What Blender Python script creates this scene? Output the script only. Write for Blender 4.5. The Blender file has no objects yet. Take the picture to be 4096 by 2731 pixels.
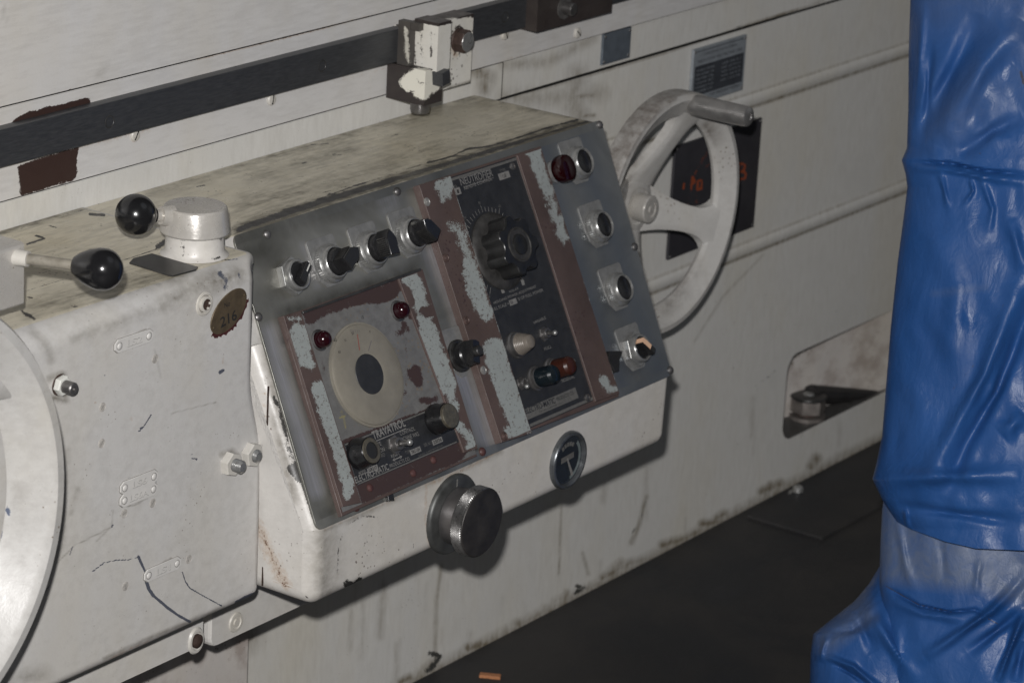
import bpy, bmesh, math, random
import numpy as np
from mathutils import Matrix, Vector, noise as mnoise
random.seed(7); rng = np.random.default_rng(7)
S = bpy.context.scene
COL = S.collection
rad = math.radians

# ------------------------------------------------------------------ camera
YAW, PITCH, ROLL, FPX = rad(34.3469), rad(18.3669), rad(3.1290), 13000.0
CAM = np.array([-2.57, -2.30, 1.782])
_f = np.array([math.cos(PITCH)*math.cos(YAW), math.cos(PITCH)*math.sin(YAW), -math.sin(PITCH)])
_r = np.cross(_f, [0, 0, 1]); _r /= np.linalg.norm(_r); _u = np.cross(_r, _f)
_c, _s = math.cos(ROLL), math.sin(ROLL)
CR, CU = _c*_r+_s*_u, -_s*_r+_c*_u
cam_d = bpy.data.cameras.new('camera'); cam = bpy.data.objects.new('camera', cam_d); COL.objects.link(cam)
m = Matrix.Identity(4)
for i in range(3):
    m[i][0], m[i][1], m[i][2], m[i][3] = CR[i], CU[i], -_f[i], CAM[i]
cam.matrix_world = m
cam_d.sensor_width = 36; cam_d.sensor_fit = 'HORIZONTAL'; cam_d.lens = FPX/4096*36
cam_d.clip_start = .1; cam_d.clip_end = 200
cam_d.dof.use_dof = True; cam_d.dof.focus_distance = 3.45; cam_d.dof.aperture_fstop = 11
S.camera = cam
S.view_settings.view_transform = 'Standard'; S.view_settings.look = 'None'
S.view_settings.exposure = .38; S.view_settings.gamma = 1

# ------------------------------------------------------------------ light: dim added fill + flash on the camera
w = bpy.data.worlds.new('World'); S.world = w; w.use_nodes = True
nt = w.node_tree; bg = nt.nodes['Background']
tc = nt.nodes.new('ShaderNodeTexCoord')
def glow(direction, power, color):
    d = nt.nodes.new('ShaderNodeVectorMath'); d.operation = 'DOT_PRODUCT'; v = Vector(direction).normalized()
    nt.links.new(tc.outputs['Generated'], d.inputs[0]); d.inputs[1].default_value = v
    a = nt.nodes.new('ShaderNodeMath'); a.operation = 'MAXIMUM'; nt.links.new(d.outputs['Value'], a.inputs[0]); a.inputs[1].default_value = 0
    p = nt.nodes.new('ShaderNodeMath'); p.operation = 'POWER'; nt.links.new(a.outputs[0], p.inputs[0]); p.inputs[1].default_value = power
    m_ = nt.nodes.new('ShaderNodeVectorMath'); m_.operation = 'SCALE'; m_.inputs[0].default_value = color; nt.links.new(p.outputs[0], m_.inputs['Scale']); return m_.outputs[0]
g1 = glow((.80, -.60, .30), 22, (.17, .175, .18)); g2 = glow((.2, -.75, .75), 22, (.11, .115, .12))  # glow patches added to the world for the steel to reflect
ad = nt.nodes.new('ShaderNodeVectorMath'); nt.links.new(g1, ad.inputs[0]); nt.links.new(g2, ad.inputs[1])
ad2 = nt.nodes.new('ShaderNodeVectorMath'); nt.links.new(ad.outputs[0], ad2.inputs[0]); ad2.inputs[1].default_value = (.012, .0122, .0128)
nt.links.new(ad2.outputs[0], bg.inputs[0]); bg.inputs[1].default_value = 1

def area(name, loc, target, size, power, color):
    d = bpy.data.lights.new(name, 'AREA'); d.shape = 'DISK'; d.size = size; d.energy = power; d.color = color
    o = bpy.data.objects.new(name, d); COL.objects.link(o); o.location = loc
    o.rotation_euler = (Vector(target)-Vector(loc)).to_track_quat('-Z', 'Y').to_euler(); return o
fl = CAM + CU*.135 - CR*.045
area('camera_flash', tuple(fl), (.30, -.10, .62), .05, 96, (1, .982, .972))
area('overhead_fill', (1.5, -3.0, 5.0), (.6, 0, .6), 3.0, 5, (.86, .92, 1.0))  # unseen lamp added as faint ambient fill from above

# ------------------------------------------------------------------ picture point -> point on a known plane (2352 px wide sheet)
VS = 4096/2352
def ray(px, py):
    d = CR*(px*VS-2048) + CU*(1365.5-py*VS) + _f*FPX
    return d/np.linalg.norm(d)
def at(px, py, ax, val):
    d = ray(px, py); i = 'xyz'.index(ax)
    return CAM + d*(val-CAM[i])/d[i]
def proj(P):
    P = np.asarray(P, float) - CAM
    z = P@_f
    return np.stack([(2048+FPX*(P@CR)/z)/VS, (1365.5-FPX*(P@CU)/z)/VS], -1)
PO = np.array([0, -.185, .786]); PB = np.array([0, -.328, .492])
EW = (PB-PO)/np.linalg.norm(PB-PO); EN = np.array([0, EW[2], -EW[1]])
EN = EN if EN[1] < 0 else -EN
def pan(px, py, h=0):
    """local panel coordinates in mm: (right, up, h)"""
    d = ray(px, py); o = PO+EN*h*.001
    q = CAM+d*(((o-CAM)@EN)/(d@EN))-o
    return (q[0]*1000, -(q@EW)*1000)
def frame(o, ex, ey, ez, s=.001):
    M = Matrix.Identity(4)
    for i in range(3):
        M[i][0], M[i][1], M[i][2], M[i][3] = ex[i]*s, ey[i]*s, ez[i]*s, o[i]
    return M
def panF(u=0, v=0, h=0, rot=0):      # mm frame on the sloped panel
    o = PO+np.array([u*.001, 0, 0])-EW*v*.001+EN*h*.001
    X = np.array([1., 0, 0]); Y = -EW
    c, s = math.cos(rad(rot)), math.sin(rad(rot))
    return frame(o, X*c+Y*s, -X*s+Y*c, EN)
def wallF(x, y, z, rot=0):           # mm frame on a vertical face looking at -Y
    c, s = math.cos(rad(rot)), math.sin(rad(rot))
    X = np.array([c, 0, s]); Y = np.array([-s, 0, c])
    return frame((x, y, z), X, Y, (0, -1, 0))
def topF(x, y, z, rot=0):
    c, s = math.cos(rad(rot)), math.sin(rad(rot))
    return frame((x, y, z), (c, s, 0), (-s, c, 0), (0, 0, 1))
def dirF(o, dz, up=(0, 0, 1)):
    z = Vector(dz).normalized(); x = Vector(up).cross(z).normalized(); y = z.cross(x)
    return frame(o, x, y, z)
I4 = Matrix.Identity(4)

# ------------------------------------------------------------------ materials
MATS = {}
def nodes(name):
    mt = bpy.data.materials.new(name); mt.use_nodes = True
    t = mt.node_tree; b = t.nodes['Principled BSDF']; return mt, t, b
def N(t, kind, **kw):
    n = t.nodes.new(kind)
    for k, v in kw.items():
        if k.startswith('i_'): n.inputs[k[2:].replace('_', ' ')].default_value = v
        else: setattr(n, k, v)
    return n
def rgba(c): return (c[0], c[1], c[2], 1)
def mixc(t, fac, a, b, blend='MIX'):
    n = N(t, 'ShaderNodeMix', data_type='RGBA', blend_type=blend)
    for s, v in ((0, fac), (6, a), (7, b)):
        if isinstance(v, (int, float)): n.inputs[s].default_value = v
        elif isinstance(v, tuple): n.inputs[s].default_value = rgba(v)
        else: t.links.new(v, n.inputs[s])
    return n.outputs[2]
def rng_(t, v, a, b, c=0., d=1.):
    n = N(t, 'ShaderNodeMapRange'); t.links.new(v, n.inputs[0])
    for i, q in enumerate((a, b, c, d)): n.inputs[i+1].default_value = q
    return n.outputs[0]
def math_(t, op, a, b=0.):
    n = N(t, 'ShaderNodeMath', operation=op)
    for i, v in enumerate((a, b)):
        if isinstance(v, (int, float)): n.inputs[i].default_value = v
        else: t.links.new(v, n.inputs[i])
    return n.outputs[0]
def noise_(t, scale, detail=4, rough=.6, vec=None, stretch=None, col=False, dist=0.):
    n = N(t, 'ShaderNodeTexNoise'); n.inputs['Scale'].default_value = scale
    n.inputs['Detail'].default_value = detail; n.inputs['Roughness'].default_value = rough
    n.inputs['Distortion'].default_value = dist
    g = geo_(t)
    if stretch:
        mpn = N(t, 'ShaderNodeMapping'); mpn.inputs['Scale'].default_value = stretch
        t.links.new(g, mpn.inputs[0]); t.links.new(mpn.outputs[0], n.inputs['Vector'])
    else: t.links.new(g, n.inputs['Vector'])
    return n.outputs['Fac']
def geo_(t):
    for n in t.nodes:
        if n.bl_idname == 'ShaderNodeNewGeometry': return n.outputs['Position']
    return t.nodes.new('ShaderNodeNewGeometry').outputs['Position']
def attr_(t):
    a = N(t, 'ShaderNodeAttribute'); a.attribute_name = 'wear_and_light'
    s = N(t, 'ShaderNodeSeparateColor'); t.links.new(a.outputs['Color'], s.inputs[0]); return s.outputs

def worn_paint(name, base, grime=(.10, .085, .06), chip=(.055, .052, .05), rust=(.10, .045, .022), rough=.42,
               specks=.5, streak=(3, 3, 4), mottle=.10, bump=.25, g0=0., speckcol=None, chipn=.75, streakamt=.25, spec=.5, pits=False, metal=0.):
    """base paint; wear.R = bare/chipped, wear.G = rust stain, wear.B = grime and painted shade"""
    mt, t, b = nodes(name)
    R, G, B = attr_(t)[0:3]
    big = noise_(t, 9, 5, .6); mid = noise_(t, 60, 5, .65); fine = noise_(t, 420, 3, .7)
    st = noise_(t, 26, 5, .65, stretch=streak)
    c = mixc(t, rng_(t, big, .3, .7, 0, 1), tuple(x*(1-mottle) for x in base), tuple(min(1, x*(1+mottle*.5)) for x in base))
    c = mixc(t, rng_(t, fine, .35, .7, 0, .10), c, (base[0]*.55, base[1]*.53, base[2]*.5))
    yl = noise_(t, 4.5, 5, .65, stretch=(1, 1, .45)); c = mixc(t, rng_(t, yl, .45, .70, 0, .45), c, (base[0]*.90, base[1]*.84, base[2]*.70))
    # grime
    gm = math_(t, 'MULTIPLY', rng_(t, math_(t, 'ADD', math_(t, 'MULTIPLY', st, .6), math_(t, 'MULTIPLY', big, .5)), .50, .68, 0, 1), streakamt)
    gm = math_(t, 'ADD', gm, g0)
    gm2 = math_(t, 'MULTIPLY', math_(t, 'MULTIPLY', B, 1.4), rng_(t, math_(t, 'ADD', mid, math_(t, 'MULTIPLY', st, .6)), .5, 1.0, .35, 1.3))
    gm = math_(t, 'MINIMUM', math_(t, 'ADD', math_(t, 'MULTIPLY', gm, .45), gm2), .93)
    c = mixc(t, gm, c, grime)
    # rust: soft halo then core
    rn = math_(t, 'ADD', G, math_(t, 'MULTIPLY', math_(t, 'SUBTRACT', rng_(t, noise_(t, 170, 7, .78), .32, .68), .5), .6))
    c = mixc(t, math_(t, 'MULTIPLY', rng_(t, rn, .15, .75, 0, .7), rng_(t, G, .0, .2)), c, tuple(x*.5+y*.5*base[i]*3.2 for i, (x, y) in enumerate(zip(rust, (.35, .25, .16)))))
    c = mixc(t, rng_(t, rn, .55, .68, 0, 1), c, rust)
    # chips
    nn = math_(t, 'ADD', math_(t, 'MULTIPLY', rng_(t, noise_(t, 75, 6, .7), .32, .68), .55), math_(t, 'MULTIPLY', rng_(t, noise_(t, 620, 6, .8), .34, .66), .45))
    cn = math_(t, 'MULTIPLY', math_(t, 'ADD', R, math_(t, 'MULTIPLY', math_(t, 'SUBTRACT', nn, .5), chipn)), rng_(t, R, .0, .12))
    cm = rng_(t, cn, .47, .53, 0, 1)
    # random small specks
    if specks:
        vo = N(t, 'ShaderNodeTexVoronoi'); vo.inputs['Scale'].default_value = 170; t.links.new(geo_(t), vo.inputs['Vector'])
        thr = math_(t, 'MULTIPLY', rng_(t, noise_(t, 14, 4, .7), .48, .74, .0, .30), specks)
        df = math_(t, 'SUBTRACT', math_(t, 'ADD', vo.outputs['Distance'], math_(t, 'MULTIPLY', noise_(t, 420, 4, .75), .34)), thr)
        sm = rng_(t, df, .21, .13, 0, .85)
        c = mixc(t, sm, c, speckcol or (.16, .13, .10))
    if pits:
        pn = rng_(t, noise_(t, 260, 5, .8), .57, .61, 0, .85); cm = math_(t, 'MULTIPLY', cm, math_(t, 'SUBTRACT', 1, pn))
        cm = math_(t, 'MULTIPLY', cm, rng_(t, big, .30, .55, .82, 1))
    c = mixc(t, cm, c, chip)
    t.links.new(c, b.inputs['Base Color'])
    t.links.new(rng_(t, mid, .3, .7, rough-.08, rough+.14), b.inputs['Roughness'])
    b.inputs['Specular IOR Level'].default_value = spec; b.inputs['Metallic'].default_value = metal
    bp = N(t, 'ShaderNodeBump'); bp.inputs['Strength'].default_value = bump; bp.inputs['Distance'].default_value = .0012
    h = math_(t, 'SUBTRACT', math_(t, 'ADD', math_(t, 'MULTIPLY', mid, .8), math_(t, 'MULTIPLY', fine, .25)), math_(t, 'MULTIPLY', cm, .5))
    t.links.new(h, bp.inputs['Height']); t.links.new(bp.outputs[0], b.inputs['Normal'])
    MATS[name] = mt; return mt

def plain(name, col, rough=.4, metal=0., noise_amt=.25, scale=120, bump=.1, dark=None, coat=0., spec=.5, aniso=None, trans=0.):
    mt, t, b = nodes(name)
    n = noise_(t, scale, 5, .65, stretch=aniso)
    c = mixc(t, rng_(t, n, .35, .7, 0, 1), tuple(x*(1-noise_amt) for x in col) if dark is None else dark, col)
    t.links.new(c, b.inputs['Base Color'])
    b.inputs['Metallic'].default_value = metal
    t.links.new(rng_(t, n, .3, .7, max(.03, rough-.06), rough+.1), b.inputs['Roughness'])
    b.inputs['Specular IOR Level'].default_value = spec
    if coat: b.inputs['Coat Weight'].default_value = coat; b.inputs['Coat Roughness'].default_value = .08
    if trans: b.inputs['Transmission Weight'].default_value = trans
    if bump:
        bp = N(t, 'ShaderNodeBump'); bp.inputs['Strength'].default_value = bump; bp.inputs['Distance'].default_value = .0008
        t.links.new(n, bp.inputs['Height']); t.links.new(bp.outputs[0], b.inputs['Normal'])
    MATS[name] = mt; return mt

worn_paint('white_paint', (.60, .585, .56), rough=.40, specks=.35, mottle=.07)
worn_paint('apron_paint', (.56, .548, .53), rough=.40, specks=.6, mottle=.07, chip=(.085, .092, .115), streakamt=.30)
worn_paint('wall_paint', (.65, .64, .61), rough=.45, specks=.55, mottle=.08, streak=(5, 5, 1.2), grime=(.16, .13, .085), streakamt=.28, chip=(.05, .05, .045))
worn_paint('table_paint', (.62, .61, .60), rough=.38, specks=.1, mottle=.05, streak=(1.2, 4, 8), chip=(.04, .022, .018), rust=(.07, .028, .018), streakamt=.3)
worn_paint('top_paint', (.66, .61, .49), rough=.33, specks=1.2, speckcol=(.10, .085, .06), mottle=.12, streak=(1.3, 6, 6), grime=(.09, .08, .055), chip=(.028, .027, .026), streakamt=.8, bump=.35)
worn_paint('wheel_paint', (.50, .49, .47), metal=.0, rough=.30, specks=1.2, mottle=.12, grime=(.12, .10, .085), chip=(.10, .12, .17), streakamt=.35)
worn_paint('cream_paint', (.61, .59, .56), rough=.35, specks=1.0, mottle=.08, chip=(.04, .038, .035), speckcol=(.12, .09, .07))
worn_paint('guard_paint', (.098, .068, .062), rough=.5, specks=1.6, mottle=.4, chip=(.30, .325, .318), grime=(.05, .04, .038), speckcol=(.05, .03, .03), chipn=1.25, rust=(.18, .19, .19), bump=.3, streakamt=.5, pits=True)
worn_paint('face_paint', (.165, .165, .165), rough=.45, specks=1.6, mottle=.3, chip=(.050, .031, .029), grime=(.04, .035, .035), rust=(.45, .40, .05), chipn=1.0, streakamt=.8)
worn_paint('pale_bar_paint', (.55, .53, .49), rough=.4, specks=.5, chip=(.10, .07, .04))
worn_paint('white_block_paint', (.68, .665, .62), rough=.35, specks=2.2, chip=(.035, .028, .026), rust=(.09, .045, .03), speckcol=(.08, .07, .06), chipn=.9)
worn_paint('dark_cast', (.035, .028, .027), rough=.5, specks=0, mottle=.3, chip=(.68, .66, .58), chipn=1.2, streakamt=.2)
worn_paint('ledge_paint', (.62, .59, .56), rough=.5, specks=1.5, grime=(.17, .11, .08), mottle=.15, g0=.15, streak=(1, 1, 1), streakamt=1.0)
worn_paint('grey_jaw', (.065, .06, .058), rough=.4, specks=1.5, mottle=.4, g0=.1, chip=(.5, .48, .42), streakamt=.6)
worn_paint('cover_plate', (.035, .034, .04), rough=.40, specks=.2, chip=(.24, .055, .022), chipn=1.1, mottle=.3, streakamt=.1)

def brushed(name):
    mt, t, b = nodes(name)
    R, G, B = attr_(t)[0:3]
    big = noise_(t, 7, 4, .6, dist=.6); st = noise_(t, 300, 4, .7, stretch=(1, .04, .04)); mid = noise_(t, 45, 5, .65)
    c = mixc(t, rng_(t, big, .35, .68, 0, 1), (.15, .149, .132), (.34, .335, .305))
    c = mixc(t, math_(t, 'MULTIPLY', B, rng_(t, mid, .3, .7, .6, 1.2)), c, (.07, .068, .058))
    c = mixc(t, G, c, (.125, .15, .19))  # blue reflection of the tarp put into the steel colour
    c = mixc(t, math_(t, 'MULTIPLY', R, rng_(t, st, .3, .7, .35, 1.1)), c, (.47, .465, .495))  # bright reflected strips put into the steel colour
    t.links.new(c, b.inputs['Base Color']); b.inputs['Metallic'].default_value = .6
    t.links.new(rng_(t, math_(t, 'ADD', math_(t, 'MULTIPLY', st, .5), math_(t, 'MULTIPLY', mid, .6)), .35, .8, .28, .48), b.inputs['Roughness'])
    bp = N(t, 'ShaderNodeBump'); bp.inputs['Strength'].default_value = .12; bp.inputs['Distance'].default_value = .0004
    t.links.new(st, bp.inputs['Height']); t.links.new(bp.outputs[0], b.inputs['Normal'])
    MATS[name] = mt
brushed('brushed_steel')
plain('steel', (.42, .41, .40), .28, .85, .35)
plain('satin_aluminium', (.40, .40, .39), .30, .65, .25, 200)
plain('legend_metal', (.27, .27, .265), .45, .35, .3, 90)
plain('dull_steel', (.26, .25, .245), .36, .8, .45, 40)
plain('blued_steel', (.085, .088, .094), .36, .5, .35, 60, aniso=(1, 8, 8))
plain('knurled_steel', (.12, .115, .115), .36, .7, .4, 90)
plain('rusty_steel', (.085, .055, .045), .55, .3, .5, 150, bump=.4)
plain('black_plastic', (.018, .018, .019), .22, 0, .3, 60, bump=.03)
plain('ball_black', (.012, .012, .013), .16, 0, .2, 60, bump=0, coat=.15)
plain('dusty_black', (.035, .034, .033), .38, 0, .6, 90, bump=.1)
plain('dark_plate', (.030, .031, .034), .42, .0, .35, 60, bump=.08)
plain('plate_ink', (.30, .29, .275), .45, .25, .3, 300, bump=0)
plain('plate_ink_dim', (.17, .165, .155), .5, .2, .3, 300, bump=0)
plain('tag_steel', (.40, .39, .37), .35, .5, .3, 200)
plain('cream_plastic', (.255, .235, .195), .34, 0, .28, 18, bump=.03)
plain('needle_red', (.28, .06, .045), .5, 0, .1)
plain('needle_grey', (.13, .12, .13), .5, 0, .1)
plain('ink_black', (.02, .02, .02), .5, 0, .1)
plain('red_lens', (.014, .001, .0015), .12, 0, .1, bump=0, coat=.15)
plain('dark_red_lens', (.022, .003, .006), .16, 0, .3, bump=0, coat=.1)
plain('amber_lens', (.045, .013, .008), .3, 0, .2, bump=0)
plain('green_lens', (.008, .013, .017), .22, 0, .2, bump=0)
plain('clear_lens', (.20, .175, .15), .3, .1, .2, bump=0)
plain('red_paint', (.10, .045, .042), .45, 0, .4, 200)
plain('peach_line', (.75, .48, .32), .5, 0, .05, bump=0)
plain('white_line', (.62, .62, .58), .5, 0, .05, bump=0)
plain('brass_plate', (.14, .105, .065), .42, .35, .35, 90)
plain('blue_grey_plate', (.15, .175, .205), .38, .35, .25, 60)
plain('rating_black', (.05, .055, .065), .4, .0, .3, 80)
plain('rating_light', (.32, .35, .38), .4, .3, .2, 80)
plain('gap_dark', (.012, .011, .010), .7, 0, .2)
plain('wood_chip', (.48, .20, .085), .6, 0, .3, 200)
plain('meter_glass', (.03, .036, .045), .10, 0, .3, 30, bump=0, coat=.5)
plain('meter_ring', (.16, .17, .18), .28, .6, .4, 90)
plain('meter_pale', (.17, .20, .20), .3, 0, .3, 90)
plain('grey_cast', (.13, .125, .12), .5, .3, .5, 120, bump=.4)

worn_paint('pale_arm', (.30, .28, .24), rough=.5, specks=1, mottle=.4, g0=.3, streakamt=1.2)
worn_paint('lever_cast', (.54, .52, .49), metal=.25, rough=.24, specks=1.2, mottle=.22, g0=.1, chip=(.03, .03, .03), spec=.6)
plain('rust_screw', (.13, .085, .075), .5, .2, .5, 200); plain('knob_skirt', (.048, .046, .044), .42, 0, .5, 90, bump=.1); plain('knob_black', (.020, .020, .020), .30, 0, .4, 60, bump=.05)
plain('flange_steel', (.115, .118, .115), .42, .5, .4, 50); plain('knob_steel', (.24, .23, .23), .33, .8, .3, 30); plain('knurl', (.20, .195, .19), .30, .85, .3, 200); plain('knob_face', (.060, .055, .052), .50, .35, .5, 30)

plain('gap_tag', (.23, .22, .205), .6, 0, .2); plain('tag_paint', (.60, .585, .56), .35, 0, .08, 90, bump=.15)
plain('screw_paint', (.50, .475, .44), .5, 0, .4, 200)
plain('grey_nut', (.30, .27, .25), .4, .5, .4, 60)
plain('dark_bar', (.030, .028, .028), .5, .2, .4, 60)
plain('maroon', (.075, .018, .018), .6, 0, .4); plain('dull_dark', (.075, .074, .072), .38, .5, .4, 60)
MATS['tag_paint'].name = 'tag_enamel'
plain('brass_dull', (.20, .18, .14), .34, .6, .4, 200)
def floor_mat():
    mt, t, b = nodes('oily_floor')
    a = noise_(t, 4, 6, .65, dist=.4); f = noise_(t, 160, 4, .7)
    c = mixc(t, rng_(t, a, .38, .62, 0, 1), (.010, .011, .014), (.029, .027, .026))
    c = mixc(t, rng_(t, f, .62, .72, 0, .5), c, (.07, .07, .072))
    t.links.new(c, b.inputs['Base Color'])
    t.links.new(rng_(t, a, .3, .7, .50, .75), b.inputs['Roughness'])
    bp = N(t, 'ShaderNodeBump'); bp.inputs['Strength'].default_value = .3; bp.inputs['Distance'].default_value = .002
    t.links.new(f, bp.inputs['Height']); t.links.new(bp.outputs[0], b.inputs['Normal']); MATS['floor'] = mt
floor_mat()
def tarp_mat():
    mt, t, b = nodes('blue_tarp')
    R, G, B = attr_(t)[0:3]
    a = noise_(t, 6, 5, .6, dist=.5); f = noise_(t, 55, 5, .6, dist=1.2); w_ = noise_(t, 13, 7, .62, dist=.9, stretch=(1.6, 1.6, .6))
    c = mixc(t, rng_(t, a, .3, .7, 0, 1), (.013, .060, .200), (.022, .084, .262))
    c = mixc(t, math_(t, 'MULTIPLY', B, rng_(t, f, .3, .6, .6, 1)), c, (.10, .13, .20))  # grey-blue sheen of the plastic painted into its colour
    dn = math_(t, 'ADD', R, math_(t, 'MULTIPLY', math_(t, 'SUBTRACT', noise_(t, 60, 5, .7), .5), .9))
    c = mixc(t, rng_(t, dn, .5, .62, 0, .8), c, (.055, .045, .04))
    t.links.new(c, b.inputs['Base Color'])
    t.links.new(rng_(t, w_, .35, .65, .30, .60), b.inputs['Roughness'])
    b.inputs['Specular IOR Level'].default_value = .33
    bp = N(t, 'ShaderNodeBump'); bp.inputs['Strength'].default_value = .6; bp.inputs['Distance'].default_value = .004
    t.links.new(math_(t, 'ADD', w_, math_(t, 'MULTIPLY', f, .35)), bp.inputs['Height']); t.links.new(bp.outputs[0], b.inputs['Normal'])
    MATS['tarp'] = mt
tarp_mat()

# ------------------------------------------------------------------ mesh building
class MB:
    def __init__(s): s.v = []; s.f = []; s.m = []; s.sm = []; s.mats = []
    def mi(s, name):
        if name not in s.mats: s.mats.append(name)
        return s.mats.index(name)
    def add(s, vs, fs, mat, F=None, smooth=False):
        o = len(s.v)
        if F is not None: vs = [F @ Vector(v) for v in vs]
        s.v += [tuple(v) for v in vs]; i = s.mi(mat)
        for f in fs: s.f.append([q+o for q in f]); s.m.append(i); s.sm.append(smooth)
    def lathe(s, prof, mat, F=None, seg=40, smooth=True, knurl=None, sx=1, sy=1, cap=True):
        """prof: (r, z[, mat])"""
        vs, n = [], len(prof)
        for k in range(seg):
            a = 2*math.pi*k/seg; c, q = math.cos(a), math.sin(a)
            for j, p in enumerate(prof):
                r = p[0]
                if knurl and knurl[0] <= j <= knurl[1]: r *= (1+knurl[2]*(1 if (k % 2) else -1))
                vs.append((r*c*sx, r*q*sy, p[1]))
        fs = []
        for k in range(seg):
            k2 = (k+1) % seg
            for j in range(n-1): fs.append([k*n+j, k2*n+j, k2*n+j+1, k*n+j+1])
        if cap: fs.append([k*n+n-1 for k in range(seg)])
        s.add(vs, fs, mat, F, smooth)
    def poly(s, pts, z0, z1, mat, F=None, ch=0., smooth=False):
        """prism from CCW outline, top edge chamfered by ch"""
        n = len(pts); P = [Vector((p[0], p[1])) for p in pts]
        def inset(d):
            out = []
            for i in range(n):
                a, b, c = P[i-1], P[i], P[(i+1) % n]
                d1 = (b-a).normalized(); d2 = (c-b).normalized()
                n1 = Vector((-d1.y, d1.x)); n2 = Vector((-d2.y, d2.x))
                q = (n1+n2); l = max(.35, (q.length_squared)/2)
                out.append(b+q/ (2*l) * d * 1.0 if True else b)
            return out
        rings = [(P, z0)]
        if ch: rings += [(P, z1-ch), (inset(ch*.4), z1-ch*.3), (inset(ch), z1)]
        else: rings += [(P, z1)]
        vs = [(p[0], p[1], z) for R_, z in rings for p in R_]; fs = []
        for j in range(len(rings)-1):
            for i in range(n): fs.append([j*n+i, j*n+(i+1) % n, (j+1)*n+(i+1) % n, (j+1)*n+i])
        k = (len(rings)-1)*n
        fs.append([k+i for i in range(n)]); fs.append([i for i in range(n)][::-1])
        s.add(vs, fs, mat, F, smooth)
    def box(s, x0, x1, y0, y1, z0, z1, mat, F=None, ch=0., r=0.):
        s.poly(rrect(x0, x1, y0, y1, r) if r else [(x0, y0), (x1, y0), (x1, y1), (x0, y1)], z0, z1, mat, F, ch)
    def ball(s, r, mat, F=None, seg=28, sz=1.):
        s.lathe([(r*math.sin(math.pi*j/16)+1e-6, -r*sz*math.cos(math.pi*j/16)) for j in range(17)], mat, F, seg)
    def tube(s, a, b, r0, r1, mat, seg=20):
        a = Vector(a); b = Vector(b); F = dirF(a, b-a, (0, 0, 1) if abs((b-a).normalized().z) < .95 else (0, 1, 0)); L = (b-a).length*1000
        s.lathe([(.01, 0), (r0, 0), (r1, L), (.01, L)], mat, F, seg)
    def patch(s, pts, mat, F, z=.25, jag=.0, sub=1):
        """irregular flat flake; pts local mm"""
        out = []
        n = len(pts)
        for i in range(n):
            a = Vector(pts[i]); b = Vector(pts[(i+1) % n])
            for k in range(sub):
                p = a.lerp(b, k/sub)
                if jag: p += Vector((random.uniform(-jag, jag), random.uniform(-jag, jag)))
                out.append((p.x, p.y, z))
        s.add(out, [list(range(len(out)))], mat, F)
    def text(s, st, F, w_=None, h=None, mat='plate_ink', z=.3, align='LEFT', bold=0., x=0, y=0):
        vs, fs = glyphs(st, bold)
        xs = [v[0] for v in vs]; ys = [v[1] for v in vs]
        x0, x1, y0, y1 = min(xs), max(xs), min(ys), max(ys)
        kh = h/(y1-y0) if h else 1; kw = w_/(x1-x0) if w_ else kh
        if not h: kh = kw
        s.add([(x+(v[0]-x0)*kw, y+(v[1]-y0)*kh, z) for v in vs], fs, mat, F)
    def build(s, name, parent=None, F=None, paint=None, label=None):
        """F: object frame; mesh coordinates are given in world if F is None"""
        me = bpy.data.meshes.new(name); me.from_pydata(s.v, [], s.f); me.update()
        for n_ in s.mats: me.materials.append(MATS[n_])
        me.polygons.foreach_set('material_index', s.m); me.polygons.foreach_set('use_smooth', s.sm)
        bm = bmesh.new(); bm.from_mesh(me)
        bmesh.ops.recalc_face_normals(bm, faces=bm.faces) if s.recalc else None
        bm.to_mesh(me); bm.free()
        if any(s.sm):
            try: me.set_sharp_from_angle(angle=rad(33))
            except Exception: pass
        if paint is not None or any(('paint' in x or x in ('brushed_steel', 'dark_cast', 'grey_jaw', 'cover_plate', 'tarp')) for x in s.mats):
            co = np.empty(len(me.vertices)*3); me.vertices.foreach_get('co', co); co = co.reshape(-1, 3)
            wm = F or I4
            co = co@np.array(wm.to_3x3()).T + np.array(wm.translation)
            col = np.zeros((len(co), 4)); col[:, 3] = 1
            if paint: apply_paint(proj(co), co, col, paint)
            a = me.color_attributes.new('wear_and_light', 'FLOAT_COLOR', 'POINT'); a.data.foreach_set('color', col.ravel())
        o = bpy.data.objects.new(name, me); link(o, parent, F)
        if label: o['label'] = label
        return o
    recalc = True
WM = {}
def link(o, parent=None, F=None):
    COL.objects.link(o); F = F or I4; WM[o.name] = F
    if parent is not None:
        o.parent = parent; o.matrix_basis = WM[parent.name].inverted() @ F
    else: o.matrix_basis = F
    return o
def dup(o, parent, F, name=None):
    c = o.copy(); old = WM[o.name]; link(c, parent, F)
    for ch in [x for x in list(bpy.data.objects) if x.parent == o]:
        dup(ch, c, F @ (old.inverted() @ WM[ch.name]))
    return c
_gl = {}
def glyphs(st, bold=0.):
    k = (st, bold)
    if k in _gl: return _gl[k]
    cu = bpy.data.curves.new('lettering', 'FONT'); cu.body = st; cu.size = 1; cu.offset = bold; cu.resolution_u = 3
    o = bpy.data.objects.new('lettering', cu); COL.objects.link(o)
    dg = bpy.context.evaluated_depsgraph_get(); me = bpy.data.meshes.new_from_object(o.evaluated_get(dg))
    vs = [tuple(v.co) for v in me.vertices]; fs = [list(p.vertices) for p in me.polygons]
    bpy.data.objects.remove(o); bpy.data.curves.remove(cu); bpy.data.meshes.remove(me)
    _gl[k] = (vs, fs); return _gl[k]
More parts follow.
